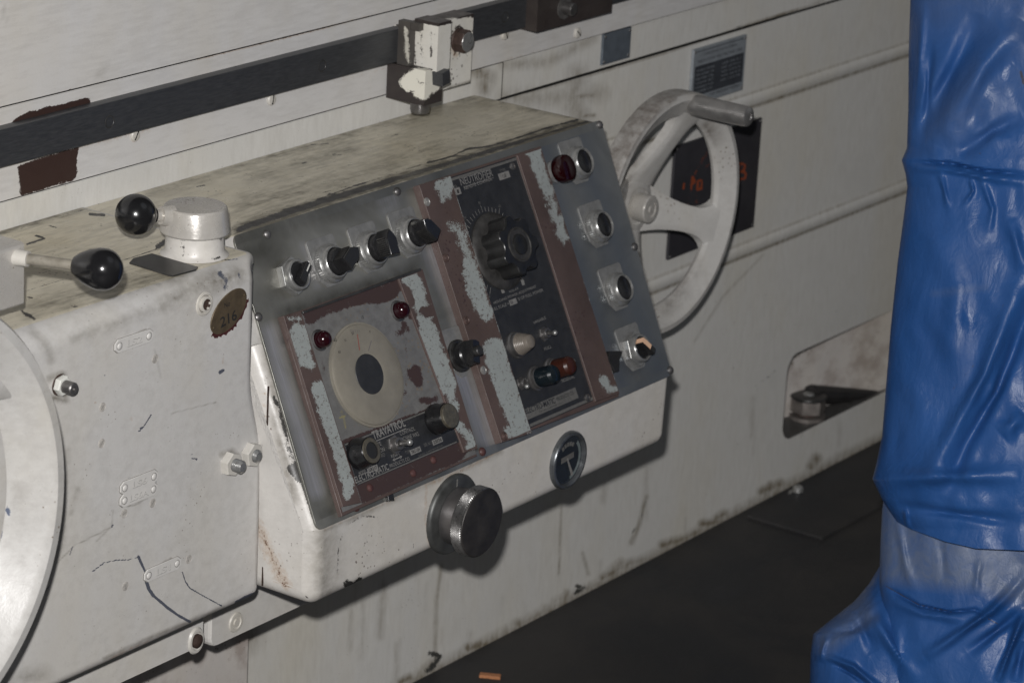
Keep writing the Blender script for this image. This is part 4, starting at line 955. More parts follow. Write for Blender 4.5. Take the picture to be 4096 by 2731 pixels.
u, v = onp(rA, 1418, 545, 4); switch(panF(u, v, 4.2), 'pistol', 40, label='black selector knob with white pointer edge beside the rusty strip', group=GS)
kp = bpy.data.objects['knob.003'] if 'knob.003' in bpy.data.objects else None
GB = 'black push buttons down the right side of the panel'
btn = None
for i, (x, y, lb) in enumerate(((300, 255, 'push button beside the red lamp, topmost on the right'), (415, 622, 'middle push button of the right column'), (530, 987, 'push button above the peach-lined selector'))):
    u, v = onp(rE, x, y, 4); F = panF(u, v, 4.2)
    if btn is None: btn = switch(F, 'button', 0, 'push_button_unit', lb, GB)
    else:
        o = dup(btn, MACH, F); o['label'] = lb
u, v = onp(rE, 628, 1335, 4); switch(panF(u, v, 4.2), 'hex_peach', 42, label='selector switch with a peach pointer line at the lower right corner')
# middle switch (tap handle) between the two units
def tap_switch(u, v, rot, label):
    F = panF(u, v, 4.2); b = MB(); b.lathe([(19, 0), (19, 3), (17.5, 4), (15, 4)], 'dusty_black', I4, 40); o = b.build('selector_switch', MACH, F=F, label=label)
    l = MB(); legend(l, I4, 34, 34); l.build('legend_plate', o, F=F @ Matrix.Translation((0, 0, -1.7)))
    k = MB(); k.lathe([(14.5, 3), (15, 6), (15, 14), (13.5, 16), (10, 17), (.01, 17)], 'black_plastic', I4, 36)
    k.poly([(-13, -6), (13, -6), (14, 0), (13, 6), (-13, 6), (-14, 0)], 15, 27, 'black_plastic', I4, ch=1.6)
    for q in range(6): k.box(-12+q*1.6, -11.2+q*1.6, -6.6, 6.6, 18, 26, 'dusty_black', I4)
    k.lathe([(.01, 26), (6, 26), (6, 32), (5, 33), (.01, 33)], 'dusty_black', I4, 24)
    k.build('knob', o, F=F @ Matrix.Rotation(rad(rot), 4, 'Z')); return o
u, v = onp(rB, 1575, 235, 4); tap_switch(u, v, 65, 'black selector with round centre boss between the two rusty units')
pts = [pan(*rE(x, y), 9) for x, y in ((470, 1345), (552, 1343), (532, 1400), (530, 1462), (505, 1470), (470, 1400))][::-1]
mb = MB(); mb.poly(pts, 2.6, 14, 'black_plastic', panF(), ch=1.5); mb.build('wedge_knob', MACH, label='black wedge-shaped knob mostly hidden behind the right rusty strip')
# red mushroom lamp
u, v = onp(rE, 158, 305); F = panF(u, v, H0); b = MB(); b.lathe([(14, 0), (14, 5), (11, 7), (10, 16), (9, 16)], 'satin_aluminium', I4, 40); o = b.build('pilot_lamp', MACH, F=F, label='dark red push lamp beside the top push button')
b = MB(); b.lathe([(9, 10), (15.5, 11), (17.0, 14), (17.0, 21), (15.8, 24.5), (13, 26), (.01, 26.4)], 'red_lens', I4, 48); b.build('lens', o, F=F)

# ------------------------------------------------------------------ travel control unit (left) and holding power unit (right)
def loc(f, pts, h): return [pan(*f(*p), h) for p in pts]
def guard(unit, f_pts, h0, h1, name, paint, label=None):
    """channel strip: outline (CCW local mm)"""
    a = sum(f_pts[i-1][0]*f_pts[i][1]-f_pts[i][0]*f_pts[i-1][1] for i in range(len(f_pts)))
    pts = f_pts if a > 0 else f_pts[::-1]
    mb = MB(); F = panF(); mb.poly(pts, h0, h1, 'guard_paint', F, ch=.8)
    xs = [p[0] for p in pts]; ys = [p[1] for p in pts]
    q = sorted(pts, key=lambda p: p[1]); 
    def fn(U, V):
        lo, hi = min(ys)+3, max(ys)-2; t = (V-lo)/(hi-lo)
        bl, br, tl, tr = f_pts[3], f_pts[2], f_pts[0], f_pts[1]
        L = bl[0]+(tl[0]-bl[0])*t+1.2; R_ = br[0]+(tr[0]-br[0])*t-1.2; X = L+(R_-L)*U
        return PO+X[..., None]*.001*np.array([1., 0, 0])-EW*(V[..., None]*.001)+EN*(h1+.06)*.001
    top_slope = (f_pts[1][1]-f_pts[0][1])
    grid(mb, fn, np.linspace(0, 1, 26), np.linspace(min(ys)+4, min(f_pts[0][1], f_pts[1][1])-1.5, 150), 'guard_paint')
    paint = [(q[0], q[1], q[2]*1.16, q[3]*1.35, q[4]) for q in paint]
    o = mb.build(name, unit, paint=paint, label=label); return o

# ---- left unit
HB, HT = 9.0, 11.5
P4 = loc(rA, [(300, 1265), (1540, 835)], HT)+loc(rB, [(1715, 935), (700, 1385)], HT)
uL, uR = P4[0][0], P4[1][0]; vT = (P4[0][1]+P4[1][1])/2; bl, br = P4[3], P4[2]
mb = MB(); F = panF()
mb.poly([(uL, vT), (bl[0]-1, bl[1]-8), (br[0]+1, br[1]-8), (uR, vT)], H0-.2, HB-1, 'guard_paint', F, ch=1)
unitL = mb.build('travel_control_unit', MACH, label='rusty brown and pale green control unit with round cream dial, left of the panel')
fb_ = MB()
def fn(U, V):
    t = (V-bl[1])/(vT-bl[1]); L = bl[0]+(uL-bl[0])*t+1; R_ = br[0]+(uR-br[0])*t-1
    X = L+(R_-L)*U; return PO+X[..., None]*.001*np.array([1., 0, 0])-EW*(V[..., None]*.001)+EN*(HB)*.001
grid(fb_, fn, np.linspace(0, 1, 110), np.linspace(bl[1]-4, vT-2, 110), 'face_paint')
fb_.build('face_plate', unitL, paint=[('RP', mp_(rA, [(470, 1230), (1330, 930), (1400, 990), (1300, 1100), (1180, 1150), (1050, 1140), (900, 1180), (700, 1250), (560, 1330), (500, 1320)]), 2, 5, .80), ('R', mp_(rA, [(1450, 1270)]), 7, 5, .75), ('R', mp_(rA, [(1370, 1390), (1380, 1340)]), 8, 6, .72), ('R', mp_(rB, [(1130, 60), (1180, 30)]), 8, 8, .6), ('R', mp_(rB, [(1260, 330), (1270, 430), (1220, 360)]), 12, 7, .74), ('R', mp_(rB, [(550, 280), (560, 330)]), 3, 6, .6), ('R', mp_(rB, [(1300, 570), (1400, 560)]), 8, 7, .7), ('R', mp_(rB, [(1180, 100), (1180, 500), (1080, 680)]), 3, 6, .52),
    ('RP', mp_(rB, [(820, 1210), (1500, 920), (1560, 700), (1640, 960), (1600, 1010), (850, 1340)]), 3, 5, .85), ('RP', mp_(rG, [(0, 760), (100, 720), (1500, 200), (1700, 300), (1700, 1000), (300, 1450)]), 1, 3, .75), ('G', mp_(rG, [(30, 420), (110, 390)]), 1, 2.2, .72), ('G', mp_(rG, [(55, 330), (90, 450), (115, 550)]), 1, 2.2, .7)])
# top lip
mb = MB(); a_, b_ = loc(rA, [(480, 1228), (1535, 832)], HT+2); mb.poly([(a_[0], a_[1]-1.5), (b_[0], b_[1]-3), (b_[0], b_[1]), (a_[0], a_[1]+1.2)], H0, HT+1.2, 'dull_dark', F, ch=.5); mb.build('lip', unitL)
g1 = loc(rA, [(300, 1262), (456, 1212)], HT)+loc(rB, [(842, 1340), (700, 1372)], HT)
guard(unitL, g1, H0, HT, 'guard_strip', [('RP', mp_(rA, [(355, 1390), (500, 1340), (560, 1568), (420, 1568)])+[], 0, 3, .78), ('R', mp_(rA, [(360, 1290), (440, 1285)]), 3, 5, .58), ('R', mp_(rB, [(345, 40), (380, 160), (420, 270)]), 14, 5, .82), ('R', mp_(rB, [(400, 200), (455, 300)]), 10, 5, .8), ('R', mp_(rB, [(520, 480), (560, 620), (620, 780), (680, 940), (720, 1080)]), 15, 5, .85), ('R', mp_(rB, [(700, 1050), (730, 1150), (740, 1250)]), 12, 5, .85), ('R', mp_(rB, [(740, 1290), (720, 1230)]), 7, 5, .7)])
g2 = loc(rA, [(1330, 925), (1547, 842)], HT)+loc(rB, [(1722, 935), (1620, 962)], HT)
guard(unitL, g2, H0, HT, 'guard_strip', [('R', mp_(rA, [(1450, 930), (1500, 1050), (1560, 1250), (1600, 1400), (1660, 1568)]), 15, 6, .9), ('R', mp_(rA, [(1380, 930), (1480, 880)]), 6, 5, .9), ('R', mp_(rB, [(1340, 50), (1400, 250), (1480, 450)]), 20, 6, .9), ('R', mp_(rB, [(1480, 400), (1520, 520), (1540, 640)]), 10, 5, .8), ('R', mp_(rB, [(1570, 760), (1640, 830), (1690, 880), (1650, 930)]), 9, 6, .85), ('R', mp_(rA, [(1570, 1230)]), 10, 5, -.95), ('R', mp_(rA, [(1420, 1020), (1450, 1140)]), 4, 4, -.8)])
for px, py in (rB(905, 1228), rB(1232, 1118), rB(1385, 1018)):
    u, v = pan(px, py, HB); sb = MB(); sb.lathe([(4.6, 0), (4.2, 1.4), (2.5, 2.6), (.01, 2.9)], 'red_paint', panF(u, v, HB), 16); sb.build('screw', unitL)
# dial
c1 = onp(rB, 893, 372, HB+3); F = panF(c1[0], c1[1], HB); RD = 56.5
mb = MB(); mb.lathe([(RD+2.2, 0), (RD+2.2, 1.6), (RD, 2), (RD-.6, 3.6), (RD-3, 4.6), (24.5, 5.0), (22.3, 4.6), (22.0, 1.0), (.01, .9)], 'cream_plastic', I4, 96)
dk = MB(); dk.lathe([(.01, 1.4), (22.0, 1.4), (22.0, 1.5), (.01, 1.5)], 'dusty_black', I4, 48)
dial = mb.build('dial', unitL, F=F, label='round cream dial with a dark centre')
# dark hub disk slightly below + needles and figures
dk.lathe([(.01, 4.9), (22.6, 4.9), (22.2, 5.3), (.01, 5.3)], 'dark_plate', I4, 48); dk.build('hub', dial, F=F)
def onF(Fm, px, py, h):   # picture point to local dial mm
    o = np.array(Fm.translation); n = EN; q0 = o+n*h*.001; d = ray(px, py); q = CAM+d*(((q0-CAM)@n)/(d@n))-q0
    return q[0]*1000, -(q@EW)*1000
nd = MB()
def line(mb, F, p, q, wd, z, mat):
    a = Vector(p); b = Vector(q); n = (b-a).normalized(); n = Vector((-n.y, n.x))*wd/2
    mb.add([(a-n).to_tuple()+(z,), (b-n).to_tuple()+(z,), (b+n).to_tuple()+(z,), (a+n).to_tuple()+(z,)], [[0, 1, 2, 3]], mat, F)
line(nd, F, onF(F, *rB(828, 190), 5.2), onF(F, *rB(812, 70), 5.2), 1.1, 5.25, 'needle_red'); line(nd, F, onF(F, *rB(895, 195), 5.2), onF(F, *rB(917, 118), 5.2), .9, 5.25, 'needle_grey')
for tx, x, y, s_ in (('40', 635, 130, 4), ('50', 770, 75, 3), ('10', 845, -45, 3.6), ('60', 670, 215, 3), ('0', 905, 60, 2.6), ('20', 715, 125, 2.4)):
    p = onF(F, *rB(x, y), 5.2); nd.text(tx, F, None, s_, 'ink_black', 5.25, x=p[0], y=p[1])
for x in (765, 775, 785, 800, 815, 829): p = onF(F, *rB(x, 55), 5.2); line(nd, F, p, (p[0], p[1]+3.4), .5, 5.25, 'needle_grey')
nd.build('needle', dial)
for f, x, y in ((rA, 620, 1480), (rA, 1325, 1218)):
    u, v = onp(f, x, y, HB); F = panF(u, v, HB); mb = MB(); mb.lathe([(12, .1), (12, 1.2), (10.5, 2), (10, .8)], 'dull_steel', I4, 36); mb.lathe([(.01, 1), (9.4, 1), (9.5, 6), (8.6, 10), (6.2, 13), (3, 14.6), (.01, 15)], 'dark_red_lens', I4, 36); mb.build('indicator_lamp', unitL, F=F)
# nameplate
HN = HB+.8
q = loc(rG, [(100, 770), (1480, 225), (1640, 780), (300, 1385)], HN)
na = [loc(rG, [(105, 765)], HN)[0], loc(rG, [(1500, 215)], HN)[0], loc(rG, [(1560, 790)], HN)[0], loc(rG, [(305, 1380)], HN)[0]]
x0, x1 = na[0][0]-2, max(na[1][0], na[2][0])+12; y1 = (na[0][1]+na[1][1])/2; y0 = (na[2][1]+na[3][1])/2
mb = MB(); F = panF(); mb.box(x0, x1, y0, y1, HB-.5, HN, 'dark_plate', F, ch=.2)
mb.box(x0+1, x1-1, y1-2.2, y1-.6, HN, HN+.12, 'plate_ink_dim', F); mb.box(x0+1, x1-14, y0+.6, y0+2.0, HN, HN+.12, 'plate_ink_dim', F); mb.box(x1-9, x1-8, y0+6, y1-20, HN, HN+.12, 'plate_ink_dim', F)
def tx(mb, f, s_, a, b_, hpx, mat='plate_ink', bold=0., hh=HN):
    """text from picture point a to b (baseline), cap height in mm"""
    p, q_ = pan(*f(*a), hh), pan(*f(*b_), hh); ang = math.degrees(math.atan2(q_[1]-p[1], q_[0]-p[0]))
    ang = max(-4, min(4, ang))
    Fm = panF(p[0], p[1], hh, ang); mb.text(s_, Fm, math.hypot(q_[0]-p[0], q_[1]-p[1]), hpx, mat, .2, bold=bold)
tx(mb, rG, 'TRAVATROL', (505, 730), (955, 535), 9.5, bold=.02); 
p, q_ = pan(*rG(515, 752), HN), pan(*rG(958, 572), HN); mb.box(p[0], q_[0], p[1]-.5, p[1]+.5, HN, HN+.2, 'plate_ink', F)
tx(mb, rG, 'REMOTE', (440, 872), (612, 800), 4.2); tx(mb, rG, 'CONTROL', (875, 668), (1085, 590), 4.2); tx(mb, rG, 'MACHINE WKS.', (870, 760), (1145, 665), 4.6); tx(mb, rG, 'MATTISON', (450, 965), (662, 880), 4.6)
tx(mb, rG, 'ROCKFORD', (450, 1040), (668, 955), 4.2, 'plate_ink_dim'); tx(mb, rG, 'ILLINOIS', (880, 850), (1050, 790), 4.2, 'plate_ink_dim'); tx(mb, rG, 'RESET', (752, 980), (872, 935), 3.4); tx(mb, rG, 'TYPE', (950, 935), (1018, 908), 3.8, 'plate_ink_dim'); tx(mb, rG, 'SER. NO.', (1210, 825), (1320, 785), 3.6, 'plate_ink_dim')
tx(mb, rG, 'MODEL', (305, 1225), (405, 1182), 4); tx(mb, rG, 'ELECTRO-MATIC', (255, 1335), (722, 1140), 7.2, bold=.01); tx(mb, rG, 'PRODUCTS CO.', (735, 1118), (1015, 1005), 4); tx(mb, rG, 'CHICAGO, ILLINOIS MADE IN U.S.A.', (1130, 970), (1470, 815), 2.2, 'plate_ink_dim')
for a, b_, st in (((1020, 925), (1165, 868), 'TRC-104'), ((425, 1178), (565, 1118), 'GR217'), ((1330, 790), (1465, 730), '25026')):
    p, q_ = pan(*rG(*a), HN), pan(*rG(*b_), HN); yb = (p[1]+q_[1])/2; mb.box(p[0], q_[0], yb-1.5, yb+4.4, HN, HN+.15, 'plate_ink', F); mb.text(st, F, (q_[0]-p[0])*.8, 3.8, 'ink_black', HN+.3, x=p[0]+(q_[0]-p[0])*.1, y=yb-.4, bold=.02)
p, q_ = pan(*rG(768, 1020), HN), pan(*rG(905, 968), HN); ym = (p[1]+q_[1])/2+.8; line(mb, F, (p[0]+3, ym), (q_[0]-3, ym), 1.1, HN+.2, 'plate_ink')
for sx_, xx in ((1, p[0]), (-1, q_[0])): mb.add([(xx, ym, HN+.2), (xx+sx_*4, ym+2, HN+.2), (xx+sx_*4, ym-2, HN+.2)], [[0, 1, 2]], 'plate_ink', F)
mb.build('nameplate', unitL, label='black lettered plate below the cream dial')
# two plate knobs + toggle
for x, y, hole in ((810, 975, 1), (1395, 715, 0)):
    u, v = onp(rB, x, y, HN); F = panF(u, v, HN); mb = MB()
    mb.lathe([(17, 0), (17.5, 1), (17.5, 7), (16.2, 10), (15.2, 16), (15.0, 20), (13.8, 21.2)], 'ball_black', I4, 48)
    if hole: mb.lathe([(14.0, 21.0), (13.6, 22), (9.3, 22.2), (9.2, 21)], 'brass_dull', I4, 40, cap=False); mb.lathe([(9.3, 22.1), (9, 21), (.01, 21)], 'dusty_black', I4, 32)
    else: mb.lathe([(14.0, 21.0), (13.8, 24), (13.0, 24.6), (.01, 24.8)], 'brass_dull', I4, 40)
    mb.build('adjusting_knob', unitL, F=F, label='black knob with a brass rim and '+('open centre' if hole else 'solid domed cap'))
def toggle(unit, f, x, y, h, tipx, tipy, s_=1., label=None):
    u, v = onp(f, x, y, h); F = panF(u, v, h); mb = MB()
    mb.poly(ngon(6, 9.5*s_, 10), 0, 2.2*s_, 'dull_steel', I4, ch=.5); mb.lathe([(6.6*s_, 2), (6.6*s_, 7*s_), (6*s_, 8*s_), (3.4*s_, 8*s_), (3.2*s_, 5*s_), (.01, 5*s_)], 'dull_steel', I4, 28)
    o = mb.build('toggle_switch', unit, F=F)
    # lever towards the tip
    L = 22*s_; t = onF(F, *f(tipx, tipy), L*.8)
    d = Vector((t[0], t[1], L*.8)); d = d.normalized()*L if d.length > L*1.3 else d
    a = F @ Vector((0, 0, 5*s_)); b = F @ Vector(tuple(d+Vector((0, 0, 2*s_))))
    lv = MB(); lv.tube(a, b, 1.9*s_, 3.1*s_, 'steel'); lv.ball(3.4*s_, 'satin_aluminium', frame(b, (1, 0, 0), (0, 1, 0), (0, 0, 1)), 20); lv.build('lever', o)
toggle(unitL, rB, 1088, 905, HN, 1195, 888, 1.15)

# ---- right unit
P4 = loc(rC, [(190, 440), (1378, 60)], HT)+loc(rD, [(1615, 1135), (490, 1568)], HT)
uL, uR = P4[0][0], P4[1][0]; vT = max(P4[0][1], P4[1][1]); bl, br = P4[3], P4[2]
mb = MB(); F = panF(); mb.poly([(uL, vT), (bl[0]-1, bl[1]-2), (br[0]+1, br[1]-2), (uR, vT)], H0-.2, HB, 'guard_paint', F, ch=1)
unitR = mb.build('holding_power_unit', MACH, label='tall rusty control unit with black plate and large black knob, right of the panel')
HP = HB+.7
q = loc(rC, [(500, 400), (1160, 190)], HP)+loc(rD, [(1375, 1190), (780, 1440)], HP)
x0, x1, y1, y0 = q[0][0]-3, (q[1][0]+q[2][0])/2+1.5, (q[0][1]+q[1][1])/2+4, (q[2][1]+q[3][1])/2
mb = MB(); mb.box(x0, x1, y0, y1, HB-.3, HP, 'dark_plate', F, ch=.2)
mb.box(x0+2, x1-2, y1-4.4, y1-1.4, HP, HP+.12, 'plate_ink_dim', F); mb.box(x1-3.4, x1-1.2, y0+1, y1-5, HP, HP+.12, 'plate_ink', F); mb.box(x0+2, x1-3, y0+1, y0+4.5, HP, HP+.12, 'plate_ink_dim', F)
def txr(f, s_, a, b_, h, mat='plate_ink', bold=0.): tx(mb, f, s_, a, b_, h, mat, bold, HP)
txr(rC, 'NEUTROFIER', (600, 448), (915, 355), 8.5, bold=.0); txr(rC, 'REMOTE CONTROL', (633, 490), (905, 395), 4.2); txr(rC, 'TYPE', (980, 318), (1035, 302), 3.2, 'plate_ink_dim'); txr(rC, 'EL', (535, 470), (565, 460), 3, 'plate_ink_dim')
for a, b_, st in (((978, 395), (1082, 360), 'UB'), ((548, 540), (602, 522), '1')):
    p, q_ = pan(*rC(*a), HP), pan(*rC(*b_), HP); yb = (p[1]+q_[1])/2; mb.box(p[0], q_[0], yb-.5, yb+7.5, HP, HP+.15, 'plate_ink', F); mb.text(st, F, (q_[0]-p[0])*.3, 4.4, 'ink_black', HP+.3, x=p[0]+(q_[0]-p[0])*.35, y=yb+1)
p, q_ = pan(*rC(600, 462), HP), pan(*rC(915, 366), HP); mb.box(p[0]+5, q_[0], p[1]-1.6, p[1]-1.0, HP, HP+.2, 'plate_ink', F); mb.box(p[0]+5, q_[0], p[1]+9.3, p[1]+9.8, HP, HP+.2, 'plate_ink', F)
txr(rD, 'HOLDING POWER ADJUSTMENT', (420, 285), (822, 125), 3.9); txr(rD, 'FULL SCALE =', (400, 345), (562, 285), 3.7); txr(rD, '% OF FULL POWER', (650, 245), (888, 155), 3.7)
p, q_ = pan(*rD(572, 285), HP), pan(*rD(640, 262), HP); mb.box(p[0], q_[0], p[1]-1, p[1]+5.5, HP, HP+.15, 'plate_ink', F); mb.text('30', F, 4.6, 3.6, 'ink_black', HP+.3, x=p[0]+1.5, y=p[1]+.3)
txr(rD, 'VARIABLE', (795, 470), (912, 415), 3.4); txr(rD, 'FULL', (900, 718), (968, 690), 3.6); txr(rD, 'RESIDUAL', (1065, 1020), (1185, 975), 3.6)
txr(rD, 'ADJUST', (563, 175), (655, 140), 2.8)
p, q_ = pan(*rD(740, 1340), HP), pan(*rD(1222, 1165), HP); p2 = pan(*rD(745, 1255), HP); mb.box(p[0]-6, q_[0], min(p[1], q_[1]), p2[1], HP, HP+.15, 'plate_ink_dim', F)
tx(mb, rD, 'ELECTRO-MATIC', (722, 1322), (1005, 1215), 7, 'dark_plate', .015, HP+.1); tx(mb, rD, 'PRODUCTS CO.', (1018, 1195), (1180, 1130), 4, 'dark_plate', .01, HP+.1); tx(mb, rD, 'CHICAGO, ILLINOIS MADE IN U.S.A.', (850, 1310), (1080, 1215), 2, 'dark_plate', 0, HP+.1)
kc = onp(rC, 985, 1075, HP+8)
for k in range(41):
    a = rad(232-k*7.1); lo, hi = 47.5, 53 if k % 5 else 56
    if 330 < (232-k*7.1) % 360 < 352: continue
    line(mb, F, (kc[0]+lo*math.cos(a), kc[1]+lo*math.sin(a)), (kc[0]+hi*math.cos(a), kc[1]+hi*math.sin(a)), .75, HP+.15, 'plate_ink')
    if k % 5 == 0 and k < 40: mb.text(str(k*2+10), F, None, 3.2, 'plate_ink_dim', HP+.15, x=kc[0]+59*math.cos(a)-2.5, y=kc[1]+59*math.sin(a)-1.6)
for x, y in ((500, 145), (692, 70)): p = pan(*rD(x, y), HP); mb.box(p[0]-2.6, p[0]+2.6, p[1]-3.4, p[1]+3.4, HP, HP+.15, 'plate_ink', F)
mb.build('nameplate', unitR, label='tall black lettered plate between the two rusty strips')
for f, x, y in ((rC, 1100, 262), (rD, 1303, 1165)):
    u, v = onp(f, x, y, HP); sb = MB(); sb.lathe([(4.8, 0), (4.6, 1.5), (3, 2.4), (2.6, 1.2), (.01, 1.2)], 'dull_steel', panF(u, v, HP), 18); sb.build('screw', unitR)
# strips
HS = HT+1
g1 = loc(rC, [(188, 445), (495, 352)], HS)+loc(rD, [(780, 1500), (492, 1590)], HS)
guard(unitR, g1, H0, HS, 'guard_strip', [('R', mp_(rC, [(400, 440), (460, 400), (440, 540)]), 14, 7, .85), ('R', mp_(rC, [(410, 500), (420, 580)]), 8, 6, .75), ('R', mp_(rC, [(540, 840), (600, 940), (640, 1040), (680, 1180), (720, 1320), (790, 1480), (830, 1568)]), 9, 12, .78), ('R', mp_(rC, [(680, 1200), (740, 1400), (790, 1568)]), 14, 8, .85), ('R', mp_(rD, [(200, 20), (290, 260), (340, 370)]), 15, 8, .9),
    ('R', mp_(rD, [(420, 700), (450, 820), (510, 1000), (560, 1150), (620, 1300), (670, 1450)]), 22, 6, .95), ('R', mp_(rD, [(560, 1480), (700, 1500)]), 14, 6, .8), ('B', mp_(rC, [(300, 800), (420, 1300)]), 3, 20, .3)], label='rusty strip with pale green paint left, from the top of the panel to its bottom')
g2 = loc(rC, [(1150, 150), (1380, 62)], HS)+loc(rD, [(1612, 1125), (1385, 1200)], HS)
guard(unitR, g2, H0, HS, 'guard_strip', [('R', mp_(rC, [(1310, 110), (1370, 300), (1420, 420), (1450, 500)]), 12, 6, .95), ('R', mp_(rC, [(1260, 130), (1340, 90)]), 5, 5, .9), ('R', mp_(rC, [(1440, 450), (1500, 650), (1560, 820), (1610, 960)]), 10, 9, .84), ('R', mp_(rD, [(1450, 1000), (1530, 1090), (1590, 1080)]), 8, 6, .75)], label='rusty brown strip with a peeling pale edge right of the black plate')
for f, x, y in ((rC, 262, 608), (rC, 447, 1158), (rD, 152, 432), (rD, 315, 905), (rD, 515, 1530)):
    u, v = onp(f, x, y, HS); sb = MB(); sb.lathe([(5.2, 0), (5.0, 1.2), (3.8, 1.8), (3.3, 1), (2.2, 1), (1.8, 2), (.01, 2)], 'tag_steel' if x in (262, 315) else 'rust_screw', panF(u, v, HS), 18); sb.build('screw', unitR)
# large knob
F = panF(kc[0], kc[1], HP); kx = onp(rC, 975, 1085, HP+3)
F = panF(kx[0], kx[1], HP); mb = MB()
mb.lathe([(.01, 0), (46, 0), (46.2, 2), (44.5, 4), (41, 5.5), (34, 7), (.01, 7)], 'knob_skirt', I4, 72)
n = 96; lobes = 7; pts = []
for k in range(n):
    a = 2*math.pi*k/n; c_ = math.cos(lobes*a+.6); pts.append(((32.5+3.6*(1 if c_ > 0 else -1)*abs(c_)**.45)*math.cos(a), (32.5+3.6*(1 if c_ > 0 else -1)*abs(c_)**.45)*math.sin(a)))
mb.poly(pts, 6, 34, 'knob_black', I4, ch=2.6)
ko = mb.build('dial_knob', unitR, F=F, label='large fluted black knob on a round skirt')
cp_ = MB(); cp_.lathe([(21, 33.9), (20.6, 35.2), (19.0, 35.6), (17.8, 34.6), (.01, 34.5)], 'knob_skirt', I4, 48); cp_.lathe([(12.5, 34.4), (12.2, 35.8), (11, 36.3), (.01, 36.4)], 'knob_black', I4, 40); cp_.build('knob_cap', ko, F=F)
# lamps and toggles on the right unit
def jewel(f, x, y, r, mat, L, cone, label):
    u, v = onp(f, x, y, HP); F = panF(u, v, HP); mb = MB()
    mb.lathe([(r+3, 0), (r+3, 2), (r+1, 3), (r+1, 7), (r-.5, 7.6)], 'dull_steel', I4, 40); o = mb.build('jewel_lamp', unitR, F=F, label=label); ln = MB(); pr = []
    for k in range(14):
        t = k/13; rr = r*(1-.30*t) if cone else r*(1-.06*t); rr += .35*(k % 2); pr.append((rr, 7+L*t))
    pr += [(pr[-1][0]*.8, 7+L+3.5), (pr[-1][0]*.4, 7+L+5), (.01, 7+L+5.4)]
    ln.lathe(pr, mat, I4, 40); ln.build('lens', o, F=F)
jewel(rD, 622, 668, 13.0, 'clear_lens', 13, True, 'clear ribbed cone lamp on the black plate')
jewel(rD, 810, 985, 11.5, 'green_lens', 20, False, 'dark green ribbed lamp beside the amber one'); jewel(rD, 965, 905, 11.5, 'amber_lens', 20, False, 'amber red ribbed lamp')
toggle(unitR, rD, 888, 560, HP, 985, 552, .95); toggle(unitR, rD, 1115, 880, HP, 1158, 822, .85); toggle(unitR, rD, 672, 1030, HP, 722, 1060, .85)

# ------------------------------------------------------------------ gauge and knurled knob on the vertical face
c = at(1305, 1056, 'y', YF-.002); F = wallF(c[0], YF, c[2]); mb = MB()
mb.lathe([(35.5, -1), (35.5, 3), (34, 5.5), (31.5, 6), (30, 4.5), (29.5, .6)], 'meter_ring', I4, 72, cap=False); go = mb.build('round_gauge', MACH, F=F, label='small round dark gauge on the front below the right unit')
gm = MB(); gm.lathe([(.01, .8), (30, .8), (30, 1), (.01, 1)], 'meter_glass', I4, 64)
gm.poly([(-2, -25), (2, -25), (1.0, 2), (-1.0, 2)], 1.1, 1.6, 'plate_ink', F @ Matrix.Rotation(rad(16), 4, 'Z') if False else Matrix.Rotation(rad(28), 4, 'Z'))
gm.box(-13, 13, -1, 6, 1.1, 1.3, 'plate_ink_dim', Matrix.Rotation(rad(4), 4, 'Z'))
an = [(27.5*math.cos(rad(a)), 27.5*math.sin(rad(a))) for a in range(-75, 50, 5)]; gm.patch(an+[(x*.84, y*.84) for x, y in an[::-1]], 'meter_pale', I4, 1.25)
for a in range(60, 130, 16): gm.box(-2, 2, 17, 22, 1.1, 1.3, 'plate_ink_dim', Matrix.Rotation(rad(a-90), 4, 'Z'))
gm.build('gauge_face', go, F=F)

c = at(1046, 1180, 'y', YF-.004); F = wallF(c[0]-.002, YF, c[2]); mb = MB()
mb.lathe([(47, -1), (47, 2), (45.5, 4.5), (43.5, 5.5), (.01, 5.5)], 'flange_steel', I4, 90)
kn = mb.build('adjusting_knob', MACH, F=F, label='large dark steel knob with knurled rim below the left unit')
kb = MB(); kb.lathe([(32, 5.5), (33, 7), (33, 26), (33, 26.6)], 'knob_steel', I4, 72)
# knurled rim: diamond pyramids on a grid
K, Rk = 180, 40.0; rows = 16; vs = []; fs = []
for j in range(rows+1):
    for k in range(K):
        a = 2*math.pi*(k+.0)/K; r_ = Rk+(.42 if (j+k) % 2 == 0 else -.42)
        if j in (0, rows): r_ = Rk-.9
        vs.append((r_*math.cos(a), r_*math.sin(a), 26.8+j*.93))
for j in range(rows):
    for k in range(K):
        k2 = (k+1) % K; a, b_, c_, d_ = j*K+k, j*K+k2, (j+1)*K+k2, (j+1)*K+k
        fs += [[a, b_, c_], [a, c_, d_]] if (j+k) % 2 == 0 else [[a, b_, d_], [b_, c_, d_]]
kb.add(vs, fs, 'knurl', None, False)
kb.lathe([(32.5, 26.2), (38.4, 26.2), (39.1, 26.9)], 'knob_steel', I4, 72, cap=False); e = 26.8+rows*.93
kb.lathe([(39.1, e-.05), (38.4, e+.9), (36, e+1.3), (.01, e+1.3)], 'knob_face', I4, 90)
kb.build('grip', kn, F=F)
sb = MB(); sb.box(-.5, .5, 34, 43, 5.6, 6.0, 'plate_ink', I4); sb.build('index_mark', kn, F=F)

